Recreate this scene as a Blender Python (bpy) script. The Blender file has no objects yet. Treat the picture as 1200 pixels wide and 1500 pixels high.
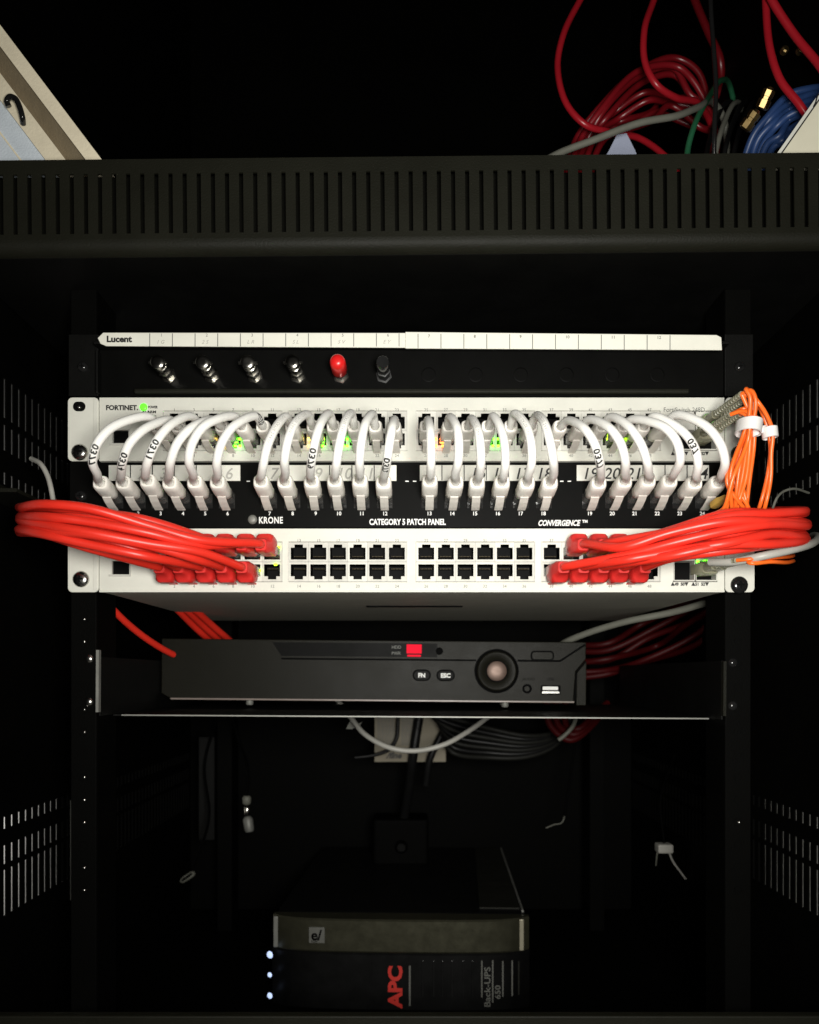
import bpy, bmesh, math, random
from mathutils import Vector, Matrix, Quaternion
random.seed(7)
scene = bpy.context.scene
C = scene.collection
R = math.radians

# ------------------------------------------------------------------ camera
EYE = 0.42            # eye height above the ground
DIST = 0.60           # eye to the front of the rack
F = 1250.0            # focal length in photograph pixels
VX, VY = 602.0, 990.0 # where the depth lines of the rack meet
cam_d = bpy.data.cameras.new('camera'); cam = bpy.data.objects.new('camera', cam_d); C.objects.link(cam)
cam.location = (0, -DIST, EYE); cam.rotation_euler = (R(90), 0, 0)
cam_d.sensor_fit = 'HORIZONTAL'; cam_d.sensor_width = 36; cam_d.lens = F/1200*36
cam_d.shift_x = (600-VX)/1200; cam_d.shift_y = (VY-750)/1200
cam_d.clip_start = 0.02; cam_d.clip_end = 50
cam_d.dof.use_dof = True; cam_d.dof.focus_distance = 0.585; cam_d.dof.aperture_fstop = 11
scene.camera = cam

# ------------------------------------------------------------------ light: a dark cabinet lit by the phone's flash
w = bpy.data.worlds.new('World'); scene.world = w; w.use_nodes = True
bg = w.node_tree.nodes['Background']; bg.inputs[0].default_value = (1, .98, .93, 1); bg.inputs[1].default_value = 0.0015
ld = bpy.data.lights.new('flash', 'AREA'); ld.shape = 'DISK'; ld.size = 0.15; ld.energy = 2.9; ld.spread = R(125); ld.color = (1, .982, .92)
flash = bpy.data.objects.new('flash', ld); C.objects.link(flash)
flash.location = (0.055, -0.63, EYE+0.02); flash.rotation_euler = (R(90+11), 0, 0)
# added unseen area lights on the outer walls so the side vents look bright
for nm, px_, sg, en in (('vent_fill_left', -.47, -1, 1.6), ('vent_fill_right', .47, 1, .05)):
    l2 = bpy.data.lights.new(nm, 'AREA'); l2.shape = 'RECTANGLE'; l2.size = .3; l2.size_y = .5; l2.energy = en; l2.color = (1, .98, .94)
    o2 = bpy.data.objects.new(nm, l2); C.objects.link(o2); o2.location = (px_, .45, .34); o2.rotation_euler = (0, R(90)*-sg, 0)
vs = scene.view_settings; vs.view_transform = 'Standard'; vs.look = 'None'; vs.exposure = 0; vs.gamma = 1
vs.use_curve_mapping = False
scene.render.resolution_x = 819; scene.render.resolution_y = 1024
scene.render.engine = 'CYCLES'

# ------------------------------------------------------------------ helpers
def P(px, py, y=0.0):
    """place on the rack whose image is at photograph pixel (px,py) when it lies y metres behind the panel plane"""
    d = y+DIST
    return Vector(((px-VX)/F*d, y, EYE-(py-VY)/F*d))
def X(px, y=0.0): return (px-VX)/F*(y+DIST)
def Z(py, y=0.0): return EYE-(py-VY)/F*(y+DIST)

MATS = {}
def mat(name, col, rough=.5, metal=0., var=.12, scale=60, bump=0., bscale=400, emit=None, estr=0., spec=.5, coat=0., trans=0., stretch=None, sss=0.):
    m = bpy.data.materials.new(name); m.use_nodes = True; nt = m.node_tree; N = nt.nodes; L = nt.links
    b = N['Principled BSDF']
    b.inputs['Roughness'].default_value = rough; b.inputs['Metallic'].default_value = metal
    b.inputs['Specular IOR Level'].default_value = spec
    b.inputs['Coat Weight'].default_value = coat
    b.inputs['Transmission Weight'].default_value = trans
    if sss:
        b.inputs['Subsurface Weight'].default_value = sss
        b.inputs['Subsurface Radius'].default_value = (.002, .0015, .001)
    tc = N.new('ShaderNodeTexCoord'); src = tc.outputs['Object']
    if stretch:
        mp = N.new('ShaderNodeMapping'); mp.inputs['Scale'].default_value = stretch; L.new(src, mp.inputs[0]); src = mp.outputs[0]
    n = N.new('ShaderNodeTexNoise'); n.inputs['Scale'].default_value = scale; n.inputs['Detail'].default_value = 6; n.inputs['Roughness'].default_value = .65
    L.new(src, n.inputs['Vector'])
    oi = N.new('ShaderNodeObjectInfo')
    ad = N.new('ShaderNodeMath'); ad.operation = 'MULTIPLY_ADD'; ad.inputs[1].default_value = .35; L.new(oi.outputs['Random'], ad.inputs[0]); L.new(n.outputs['Fac'], ad.inputs[2])
    mr = N.new('ShaderNodeMapRange'); mr.inputs['From Min'].default_value = .35; mr.inputs['From Max'].default_value = 1.0
    mr.inputs['To Min'].default_value = 1-var; mr.inputs['To Max'].default_value = 1+var
    L.new(ad.outputs[0], mr.inputs['Value'])
    vm = N.new('ShaderNodeVectorMath'); vm.operation = 'SCALE'; vm.inputs[0].default_value = col; L.new(mr.outputs[0], vm.inputs['Scale'])
    L.new(vm.outputs[0], b.inputs['Base Color'])
    r2 = N.new('ShaderNodeMapRange'); r2.inputs['To Min'].default_value = max(.02, rough-.08); r2.inputs['To Max'].default_value = min(1, rough+.12)
    L.new(n.outputs['Fac'], r2.inputs['Value']); L.new(r2.outputs[0], b.inputs['Roughness'])
    if bump:
        n2 = N.new('ShaderNodeTexNoise'); n2.inputs['Scale'].default_value = bscale; n2.inputs['Detail'].default_value = 3; L.new(tc.outputs['Object'], n2.inputs['Vector'])
        bp = N.new('ShaderNodeBump'); bp.inputs['Strength'].default_value = bump; bp.inputs['Distance'].default_value = .0006
        L.new(n2.outputs['Fac'], bp.inputs['Height']); L.new(bp.outputs[0], b.inputs['Normal'])
    if emit:
        b.inputs['Emission Color'].default_value = (*emit, 1); b.inputs['Emission Strength'].default_value = estr
    MATS[name] = m
    return m
M = MATS
mat('white_paint', (.70, .695, .625), .62, spec=.16, var=.13, scale=11, bump=.08, bscale=900)
mat('zinc_sheet', (.52, .50, .42), .55, .0, spec=.3, var=.2, scale=40, bump=.1, bscale=300, stretch=(1, 6, 1))
mat('black_paint', (.0028, .0028, .0025), .5, spec=.14, var=.3, scale=30, bump=.25, bscale=1200)
mat('cabinet_paint', (.0013, .0013, .0011), .6, spec=.04, var=.4, scale=12, bump=.3, bscale=900)
mat('lip_paint', (.0085, .0085, .0052), .55, spec=.15, var=.25, scale=18, bump=.35, bscale=900)
mat('panel_black', (.0022, .0022, .0020), .45, spec=.06, var=.3, scale=30, bump=.1, bscale=1500)
mat('port_metal', (.60, .59, .54), .55, .1, spec=.2, var=.2, scale=150)
mat('cavity', (.003, .003, .003), .55, spec=.06)
mat('white_cord', (.90, .89, .85), .5, var=.06, scale=45, bump=.12, bscale=260, spec=.35)
mat('white_boot', (.82, .79, .73), .5, var=.10, scale=90, bump=.2, bscale=300, spec=.35)
mat('clear_plug', (.76, .72, .66), .3, var=.1, trans=.15, spec=.4)
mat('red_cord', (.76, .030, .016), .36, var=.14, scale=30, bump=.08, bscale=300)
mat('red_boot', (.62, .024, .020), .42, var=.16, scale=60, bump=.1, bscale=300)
mat('shaded_red_cord', (.045, .0012, .0016), .5, spec=.2, var=.25, scale=14)  # red cord with the shade at the back put into its colour
mat('dimmed_red_cord', (.17, .005, .009), .3, var=.25, scale=14)  # darker copy of the red cord, dimness of the deeper coil painted in
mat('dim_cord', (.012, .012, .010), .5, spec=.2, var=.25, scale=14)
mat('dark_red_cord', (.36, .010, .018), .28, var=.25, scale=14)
mat('orange_fibre', (.90, .15, .018), .3, var=.16, scale=40)
mat('grey_boot', (.30, .29, .20), .3, var=.25, scale=120, bump=.2, bscale=260, trans=.15)
mat('tie_white', (.78, .76, .74), .4)
mat('steel', (.62, .61, .58), .2, 1., var=.2, scale=100)
mat('nickel', (.55, .53, .48), .16, 1., var=.25, scale=80)
mat('brass', (.40, .28, .12), .34, 1., var=.3, scale=80)
mat('dull_brass', (.05, .038, .018), .5, .6)
mat('red_cap', (.62, .012, .012), .28, var=.12)
mat('black_rubber', (.014, .014, .014), .5)
mat('black_gloss', (.012, .012, .012), .14, var=.2)
mat('label_white', (.78, .77, .68), .55, var=.08, scale=30)
mat('paper_label', (.70, .69, .63), .6, var=.12, scale=50)
mat('ink', (.012, .012, .012), .55)
mat('faint_ink', (.40, .39, .36), .6)
mat('grey_ink', (.16, .16, .15), .6)
mat('white_print', (.80, .80, .78), .5)
mat('dim_print', (.13, .13, .115), .5)
mat('recorder_plastic', (.0090, .0085, .0056), .38, spec=.09, var=.12, scale=30, bump=.25, bscale=1600)
mat('recorder_trim', (.20, .16, .14), .35)
mat('slot_backing', (.0032, .0032, .0021), .6, spec=.08)
mat('seam_black', (.0012, .0012, .0012), .6, spec=.03)
mat('copper_button', (.15, .10, .08), .45, .5, stretch=(1, 1, 8), scale=60)
mat('ups_body', (.0035, .0035, .0035), .4, spec=.2, var=.3)
mat('ups_bezel', (.085, .082, .054), .32, .7, var=.15, scale=90, bump=.1, bscale=1500)
mat('ups_highlight', (.42, .39, .29), .35, .5)
mat('ups_top', (.012, .012, .009), .5, spec=.2, var=.3)
mat('red_print', (.66, .03, .02), .5)
mat('beige_card', (.24, .21, .15), .6, var=.15, scale=40)
mat('grey_cord', (.15, .15, .125), .45, spec=.3, var=.15)
mat('pale_cord', (.42, .41, .37), .42, var=.1)
mat('black_cord', (.006, .006, .006), .4, spec=.25, var=.3)
mat('green_cord', (.016, .10, .045), .35, var=.3)
mat('blue_cord', (.016, .042, .13), .38, var=.3, scale=25)
mat('cream_board', (.86, .77, .58), .6, var=.1, scale=60, bump=.4, bscale=500)
mat('blue_grey_board', (.62, .68, .74), .5, var=.12, scale=60, bump=.5, bscale=700)
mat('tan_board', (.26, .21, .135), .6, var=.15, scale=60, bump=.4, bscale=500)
mat('cream_paper', (.80, .76, .60), .55, var=.05)
mat('pale_blue_paper', (.42, .46, .60), .6, var=.1)
mat('clear_body', (.9, .88, .84), .12, trans=.9, var=.05)
mat('wall_paint', (.72, .71, .68), .8, var=.1, scale=6)
mat('galvanised', (.22, .22, .20), .5, .3, var=.2)
mat('led_green', (.1, .8, .05), .3, emit=(.10, 1, .01), estr=9)
mat('led_power', (.1, .8, .05), .3, emit=(.10, 1, .01), estr=1.4)
mat('led_lime', (.4, .6, .03), .3, emit=(.45, .95, .01), estr=6)
mat('led_amber', (.9, .5, .05), .3, emit=(1, .62, .10), estr=6)
mat('led_orange', (.9, .3, .05), .3, emit=(1, .20, .02), estr=9)
mat('led_red', (.10, .002, .004), .5, spec=.03, emit=(1, .012, .04), estr=0.9)
mat('led_blue', (.5, .6, 1), .3, emit=(.55, .68, 1), estr=1.0)

class MB:
    def __init__(s): s.v = []; s.f = []
    def add(s, vs, fs):
        o = len(s.v); s.v += [tuple(v) for v in vs]; s.f += [tuple(i+o for i in f) for f in fs]; return s
    def box(s, x0, x1, y0, y1, z0, z1):
        return s.add([(x, y, z) for x in (x0, x1) for y in (y0, y1) for z in (z0, z1)],
              [(0,1,3,2),(4,6,7,5),(0,4,5,1),(2,3,7,6),(0,2,6,4),(1,5,7,3)])
    def prism(s, pts, y0, y1):
        """outline in x,z (seen from the front) given depth from y0 (front) to y1"""
        n = len(pts)
        vs = [(x, y0, z) for x, z in pts]+[(x, y1, z) for x, z in pts]
        fs = [tuple(range(n)), tuple(range(2*n-1, n-1, -1))]+[(i, i+n, (i+1) % n+n, (i+1) % n) for i in range(n)]
        return s.add(vs, fs)
    def rrect(s, x0, x1, z0, z1, y0, y1, r, n=5):
        pts = []
        for cx, cz, a0 in ((x1-r, z1-r, 0), (x0+r, z1-r, 90), (x0+r, z0+r, 180), (x1-r, z0+r, 270)):
            for k in range(n+1):
                a = R(a0+90*k/n); pts.append((cx+r*math.cos(a), cz+r*math.sin(a)))
        return s.prism(pts, y0, y1)
    def lathe(s, prof, o, axis=(0, -1, 0), n=20):
        ax = Vector(axis).normalized(); u = ax.orthogonal().normalized(); v = ax.cross(u); o = Vector(o)
        vs = []
        for r, t in prof:
            for k in range(n):
                a = 2*math.pi*k/n; vs.append(o+ax*t+(u*math.cos(a)+v*math.sin(a))*r)
        fs = []
        for i in range(len(prof)-1):
            for k in range(n):
                fs.append((i*n+k, i*n+(k+1) % n, (i+1)*n+(k+1) % n, (i+1)*n+k))
        fs.append(tuple(range(n-1, -1, -1))); fs.append(tuple((len(prof)-1)*n+k for k in range(n)))
        return s.add(vs, fs)
    def loft(s, secs, o, axis, up=(0, 0, 1), n=16, p=4.0):
        """rounded-square sections (t, w, h, dz) along an axis"""
        ax = Vector(axis).normalized(); o = Vector(o); rt = ax.cross(Vector(up)).normalized(); u = rt.cross(ax).normalized()
        vs = []
        for sec in secs:
            t, ww, hh = sec[:3]; dz = sec[3] if len(sec) > 3 else 0
            for k in range(n):
                a = 2*math.pi*(k+.5)/n; c, q = math.cos(a), math.sin(a)
                m = (abs(c)**p+abs(q)**p)**(-1/p)
                vs.append(o+ax*t+rt*(c*m*ww/2)+u*(q*m*hh/2+dz))
        fs = []
        for i in range(len(secs)-1):
            for k in range(n): fs.append((i*n+k, i*n+(k+1) % n, (i+1)*n+(k+1) % n, (i+1)*n+k))
        fs.append(tuple(range(n-1, -1, -1))); fs.append(tuple((len(secs)-1)*n+k for k in range(n)))
        return s.add(vs, fs)
    def tube(s, path, r, n=10):
        fr = frames(path); vs = []
        for (p, t, u, v) in fr:
            for k in range(n):
                a = 2*math.pi*k/n; vs.append(p+(u*math.cos(a)+v*math.sin(a))*r)
        fs = []
        for i in range(len(fr)-1):
            for k in range(n): fs.append((i*n+k, i*n+(k+1) % n, (i+1)*n+(k+1) % n, (i+1)*n+k))
        fs.append(tuple(range(n-1, -1, -1))); fs.append(tuple((len(fr)-1)*n+k for k in range(n)))
        return s.add(vs, fs)
    def mesh(s, name, material, smooth=None):
        me = bpy.data.meshes.new(name); me.from_pydata(s.v, [], s.f)
        bm = bmesh.new(); bm.from_mesh(me); bmesh.ops.recalc_face_normals(bm, faces=bm.faces); bm.to_mesh(me); bm.free()
        if material: me.materials.append(M[material])
        if smooth is not None:
            me.shade_smooth(); me.set_sharp_from_angle(angle=R(smooth))
        return me
    def build(s, name, material, parent=None, smooth=None, bevel=0., seg=2):
        return link(name, s.mesh(name, material, smooth), parent, bevel=bevel, seg=seg)

def link(name, me, parent=None, loc=(0, 0, 0), bevel=0., seg=2, world=True):
    o = bpy.data.objects.new(name, me); C.objects.link(o)
    o.location = loc
    if parent is not None:
        o.parent = parent
        b = Vector(parent.get('base', (0, 0, 0))); o.location = Vector(loc)-b
    if bevel:
        m = o.modifiers.new('bevel', 'BEVEL'); m.width = bevel; m.segments = seg; m.limit_method = 'ANGLE'; m.angle_limit = R(40)
    return o

def thing(name, label, cat, base, group=None):
    o = bpy.data.objects.new(name, None); C.objects.link(o); o.location = base; o.empty_display_size = .02
    o['base'] = tuple(base); o['label'] = label; o['category'] = cat
    if group: o['group'] = group
    return o
def tag(o, label, cat, group=None):
    o['label'] = label; o['category'] = cat
    if group: o['group'] = group
    return o
def struct(o): o['kind'] = 'structure'; return o
def sub(name, mb, material, part, **k):
    """a sub-part under a part whose mesh is in world coordinates"""
    o = mb.build(name, material, None, **k); o.parent = part; o.location = (0, 0, 0); return o

def crom(pts, n=10):
    pts = [Vector(p) for p in pts]
    q = [pts[0]*2-pts[1]]+pts+[pts[-1]*2-pts[-2]]
    out = []
    for i in range(1, len(q)-2):
        p0, p1, p2, p3 = q[i-1:i+3]
        d1 = max((p1-p0).length, 1e-5)**.5; d2 = max((p2-p1).length, 1e-5)**.5; d3 = max((p3-p2).length, 1e-5)**.5
        m1 = (p1-p0)/d1-(p2-p0)/(d1+d2)+(p2-p1)/d2; m2 = (p2-p1)/d2-(p3-p1)/(d2+d3)+(p3-p2)/d3
        m1 *= d2; m2 *= d2
        for k in range(n):
            t = k/n; t2 = t*t; t3 = t2*t
            out.append(p1*(2*t3-3*t2+1)+m1*(t3-2*t2+t)+p2*(-2*t3+3*t2)+m2*(t3-t2))
    out.append(pts[-1]); return out
def frames(path):
    out = []; u = None
    for i, p in enumerate(path):
        t = (path[min(i+1, len(path)-1)]-path[max(i-1, 0)]).normalized()
        if u is None: u = t.orthogonal().normalized()
        u = (u-t*u.dot(t)).normalized(); out.append((p, t, u, t.cross(u)))
    return out
def text_mesh(s, size, bold=0., extrude=.00005, align='LEFT', shear=0., space=1., sx=1.):
    c = bpy.data.curves.new('text', 'FONT'); c.body = s; c.size = size; c.offset = bold; c.extrude = extrude
    c.align_x = align; c.align_y = 'CENTER'; c.shear = shear; c.space_character = space; c.resolution_u = 3
    o = bpy.data.objects.new('text', c); C.objects.link(o)
    dg = bpy.context.evaluated_depsgraph_get(); me = bpy.data.meshes.new_from_object(o.evaluated_get(dg))
    bpy.data.objects.remove(o); bpy.data.curves.remove(c)
    if sx != 1:
        for v in me.vertices: v.co.x *= sx
    return me
def text(name, s, px, py, size_px, material, parent, y=0., rot=0., wpx=None, **k):
    sc = (y+DIST)/F
    if 'bold' in k: k['bold'] *= sc
    me = text_mesh(s, size_px*sc*1.38, **k)
    if wpx:
        xs = [v.co.x for v in me.vertices]; w0 = max(xs)-min(xs)
        for v in me.vertices: v.co.x *= wpx*sc/w0
    me.materials.append(M[material])
    o = link(name, me, parent, loc=P(px, py, y)); o.rotation_euler = (R(90), -rot, 0); return o

# ================================================================== the setting
FLOOR = 0.103
g = MB().box(-1.2, 1.2, -.9, .9, -.02, 0).build('ground', 'wall_paint'); struct(g)
# pale walls of the closet outside the cabinet: they show through the vent slots
struct(MB().box(-.64, -.62, -.2, .9, 0.002, 1.4).build('wall_left', 'wall_paint'))
struct(MB().box(.62, .64, -.2, .9, 0.002, 1.4).build('wall_right', 'wall_paint'))

def slotted(rows, a0, a1, z0, z1, pitch, sw, first):
    """sheet in (a,z) with vertical slots cut through: list of (a, z) quads"""
    al = [a0]; k = first
    slots = []
    while k+sw < a1-.004:
        slots.append((k, k+sw)); k += pitch
    zs = sorted({z0, z1, *[z for r in rows for z in r]})
    quads = []
    for i in range(len(zs)-1):
        lo, hi = zs[i], zs[i+1]
        cut = any(abs(r[0]-lo) < 1e-6 and abs(r[1]-hi) < 1e-6 for r in rows)
        prev = a0
        for (s0, s1) in slots:
            quads.append((prev, s0, lo, hi))
            if not cut: quads.append((s0, s1, lo, hi))
            prev = s1
        quads.append((prev, a1, lo, hi))
    return quads
def sheet(quads, fn, th):
    bm = bmesh.new(); cache = {}
    def V(a, z):
        k = (round(a, 6), round(z, 6))
        if k not in cache: cache[k] = bm.verts.new(fn(a, z))
        return cache[k]
    for a0, a1, z0, z1 in quads: bm.faces.new((V(a0, z0), V(a1, z0), V(a1, z1), V(a0, z1)))
    me = bpy.data.meshes.new('sheet'); bm.to_mesh(me); bm.free(); return me

cab = thing('rack_cabinet', 'black steel rack cabinet with vented side panels enclosing the network equipment', 'cabinet', (0, .25, 0))
HW = .30
for sgn in (-1, 1):
    rows = [(EYE+.190, EYE+.219), (EYE+.166, EYE+.185), (EYE+.141, EYE+.150), (EYE-.113, EYE-.104), (EYE-.139, EYE-.125), (EYE-.177, EYE-.143)]
    q = slotted(rows, -.045, .56, .005, 1.35, .0115, .0042, -.03)
    me = sheet(q, lambda a, z: (sgn*HW, a, z), .001); me.materials.append(M['cabinet_paint'])
    o = link('side_panel', me, cab); md = o.modifiers.new('thick', 'SOLIDIFY'); md.thickness = .0012; md.offset = 0
MB().box(-.302, .302, .56, .563, .005, 1.35).build('back_panel', 'cabinet_paint', cab)
MB().box(-.299, .299, -.04, .559, FLOOR-.004, FLOOR).build('base_plate', 'cabinet_paint', cab)
MB().box(-.302, .302, -.052, -.044, .004, Z(1487, -.05)).build('plinth', 'lip_paint', cab, bevel=.001)
# bare folded edges of the side panels
MB().box(X(104, .15), X(104, .15)+.0025, .148, .156, Z(1318, .15), Z(1172, .15)).build('panel_edge', 'galvanised', cab)
MB().box(X(1091, .13), X(1091, .13)+.002, .128, .134, Z(1325, .13), Z(1228, .13)).build('panel_edge', 'cabinet_paint', cab)
# ledge on the left below the upper slots
MB().box(-.298, -.268, -.02, .14, Z(742, .03), Z(737, .03)).box(-.298, -.296, -.02, .14, Z(737, .03), Z(716, .03)).build('side_ledge', 'lip_paint', cab)

# rack rails with threaded holes
rim = MB()
rim.lathe([(.0021, -.001), (.0021, .0002), (.0030, .0002), (.0032, -.001)], (0, 0, 0), n=14)
rim_me = rim.mesh('hole_rim', 'cabinet_paint', 40)
glint_me = MB().lathe([(.0012, 0), (.0009, .0005), (.0003, .0008)], (0, 0, 0), n=10).mesh('thread_glint', 'steel', 60)  # small steel dome shaped to stand in for the glint of a thread
hole_me = MB().lathe([(.0021, -.0005), (.0021, -.0004)], (0, 0, 0), n=12).mesh('hole', 'seam_black')
def rail(name, sgn, y, label, holes):
    x0, x1 = sorted((sgn*.2225, sgn*.2405))
    t = thing(name, label, 'rack rail', (sgn*.2315, y, FLOOR))
    MB().box(x0, x1, y, y+.002, FLOOR, Z(232, -.05)-.06).build('rail_face', 'cabinet_paint', t, bevel=.0004)
    xi = sgn*.2225
    a, b = sorted((xi, xi+sgn*.0018))
    MB().box(a, b, y+.002, y+.04, FLOOR, Z(232, -.05)-.06).build('rail_web', 'cabinet_paint', t)
    if holes:
        for k in range(13):
            z = Z(907+k*33.1, y); xx = sgn*.2315
            o = link('hole_rim', rim_me, t, (xx, y, z)); h = link('hole', hole_me, t, (xx, y-.0002, z))
            if (sgn < 0 and k not in (2, 3, 6, 10)) or k == 9: link('thread_glint', glint_me, t, (xx+.0006, y-.0003, z))
    return t
rail('rack_rail', -1, .0035, 'black punched mounting rail at the left, below the white switch', True)
rail('rack_rail', 1, .0035, 'black punched mounting rail at the right, below the white switch', True)
rail('rack_rail', -1, .46, 'dark rear mounting rail at the left, deep inside the cabinet', False)
rail('rack_rail', 1, .46, 'dark rear mounting rail at the right, deep inside the cabinet', False)

# ================================================================== vented shelf across the top
YL = -.05
sh = thing('vented_shelf', 'black steel shelf with a row of vertical vent slots in its front lip', 'shelf', (0, YL, Z(370, YL)))
zt, zb = Z(229, YL), Z(346, YL)
q = slotted([(Z(338, YL), Z(250, YL))], -.296, .296, zb, zt, 20.7*.55/F, 6.2*.55/F, X(20, YL)-20.7*.55/F)
me = sheet(q, lambda a, z: (a, YL, z), .001); me.materials.append(M['lip_paint'])
o = link('front_lip', me, sh); md = o.modifiers.new('thick', 'SOLIDIFY'); md.thickness = .0014; md.offset = -1
# rolled lower edge
prof = []
for k in range(8):
    a = R(90*k/7); prof.append((YL+.008-.008*math.cos(a), zb-.008*math.sin(a)))
vs = []; fs = []
for i, (y, z) in enumerate(prof): vs += [(-.296, y, z), (.296, y, z)]
for i in range(len(prof)-1): fs.append((2*i, 2*i+1, 2*i+3, 2*i+2))
rl = MB().add(vs, fs); o = rl.build('rolled_edge', 'lip_paint', sh, smooth=60)
MB().box(-.296, .296, YL+.008, .50, zb-.0082, zb-.0068).build('shelf_plate', 'black_paint', sh)
MB().box(-.296, .296, YL+.0016, YL+.014, zt-.0012, zt-.0001).build('lip_fold', 'lip_paint', sh)
SHELF_Z = zb-.0068
MB().box(-.29, .29, YL+.016, YL+.0172, SHELF_Z+.0002, zt-.002).build('lip_backing', 'slot_backing', sh)
sh.rotation_euler = (0, R(-.55), 0)

# ================================================================== fibre panel
fp = thing('fibre_patch_bay', 'black fibre patch panel with metal connectors and a white label strip above the switch', 'fibre panel', (0, 0, Z(581)))
MB().box(X(146), X(1060), .0, .0016, Z(580.5), Z(513)).build('face_plate', 'panel_black', fp)
for ea, eb in ((101, 145), (1061, 1103)): MB().box(X(ea), X(eb), -.0012, .0008, Z(580.5), Z(490)).build('mounting_ear', 'black_paint', fp, bevel=.0006)
MB().box(X(146), X(1060), .0018, .18, Z(580), Z(490)).build('housing', 'panel_black', fp)
MB().box(X(146), X(149), -.008, -.0002, Z(580), Z(519)).build('side_fold', 'black_paint', fp, bevel=.0004)
MB().box(X(200), X(1006), -.006, -.0002, Z(579), Z(573)).build('bottom_fold', 'lip_paint', fp, bevel=.0008)
MB().box(X(146), X(1060), -.012, -.0002, Z(513), Z(509)).build('strip_holder', 'black_paint', fp, bevel=.0004)
yS = -.0135
def strip(name, pts, y):
    return MB().prism([(X(a, y), Z(b, y)) for a, b in pts], y, y+.0012).build(name, 'label_white', fp, bevel=.0003)
l1 = strip('label_strip', [(143, 495), (151, 487), (600, 487.5), (600, 509), (155, 506.5), (147, 503)], yS)
l2 = strip('label_strip', [(594, 486), (1050, 490.5), (1057, 494), (1058, 512.5), (594, 510)], yS-.0014)
for i in range(12):
    a = 219+i*33.2
    MB().box(X(a, yS), X(a+1.1, yS), yS-.0003, yS-.0001, Z(507.5, yS), Z(488.5, yS)).build('divider', 'grey_ink', fp)
for i in range(12):
    a = 612+i*33.55; y = yS-.0014
    MB().box(X(a, y), X(a+1.1, y), y-.0003, y-.0001, Z(510+i*.2, y), Z(489+i*.2, y)).build('divider', 'grey_ink', fp)
text('lettering', 'Lucent', 156, 497, 9.0, 'ink', fp, y=yS-.0002, bold=.55, wpx=37)
for i, s in enumerate(['1 G', '', '2 S', '', 'L R', '', 'S L', '', 'S V', '', 'E Y']):
    if s: text('handwriting', s, 229+i*33.2, 501, 5.5, 'faint_ink', fp, y=yS-.0002, shear=.3)
for i in range(0, 11, 2):
    text('strip_number', str(i//2+1), 235+i*33.2, 491, 4.5, 'grey_ink', fp, y=yS-.0002)
    text('strip_number', str(i//2+7), 627+i*33.55, 492.5+i*.2, 4.5, 'ink', fp, y=yS-.0016)
for i in range(6):
    xb, zb2 = X(247.5+i*63), Z(551)
    o = (xb, 0, zb2)
    c = MB().lathe([(.0058, 0), (.0058, .002), (.0044, .0022), (.0044, .010), (.0049, .0102), (.0049, .0118), (.0040, .012), (.0040, .018)], o, n=6).build('connector', 'nickel' if i < 5 else 'black_rubber', fp, smooth=30)
    if i < 4:
        sub('barrel', MB().lathe([(.0036, .018), (.0046, .0185), (.0046, .022), (.0040, .0222), (.0040, .024), (.0047, .0242), (.0047, .028), (.0036, .0287), (.0020, .0288)], o, n=24), 'nickel', c, smooth=40)
        sub('bayonet_pin', MB().box(xb-.0065, xb+.0065, -.0262, -.0245, zb2-.0008, zb2+.0008), 'nickel', c)
    elif i == 4:
        sub('dust_cap', MB().lathe([(.0050, .012), (.0054, .0125), (.0054, .026), (.0049, .0285), (.0036, .0302), (.0015, .0308)], o, n=24), 'red_cap', c, smooth=50)
    else:
        sub('dust_cap', MB().lathe([(.0046, .018), (.0048, .026), (.0040, .0275)], o, n=24), 'black_gloss', c, smooth=50)
for px in (628, 697, 763, 830, 897, 963):
    MB().lathe([(.0052, -.0001), (.0052, .0005), (.0046, .0006), (.0046, -.0001)], (X(px), 0, Z(549)), n=20).build('blanking_plug', 'panel_black', fp, smooth=40)

def screw(parent, px, py, r_px, material='steel', y=-.0015, washer=True):
    r = r_px*(DIST+y)/F; o = P(px, py, y)
    prof = [(r, 0), (r*1.0, .0006), (r*.93, .0016), (r*.72, .0026), (r*.42, .0031), (r*.12, .0032)]
    s = MB().lathe(prof, o, n=24).build('screw', material, parent, smooth=60)
    sub('cross_recess', MB().box(o.x-r*.42, o.x+r*.42, y-.0036, y-.0030, o.z-r*.1, o.z+r*.1).box(o.x-r*.1, o.x+r*.1, y-.00355, y-.0030, o.z-r*.42, o.z+r*.42), 'cavity', s)
    return s
screw(fp, 122, 538, 7.5, 'black_gloss')
screw(fp, 1083, 538, 7.5, 'black_gloss')

# ================================================================== the two switches
U = 28.7
GA = [255.5+U*i for i in range(6)]; GB = [438+U*i for i in range(6)]; GC = [624.5+U*i for i in range(6)]; GD = [808+U*i for i in range(6)]
COLS = GA+GB+GC+GD
S = DIST/F
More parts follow.
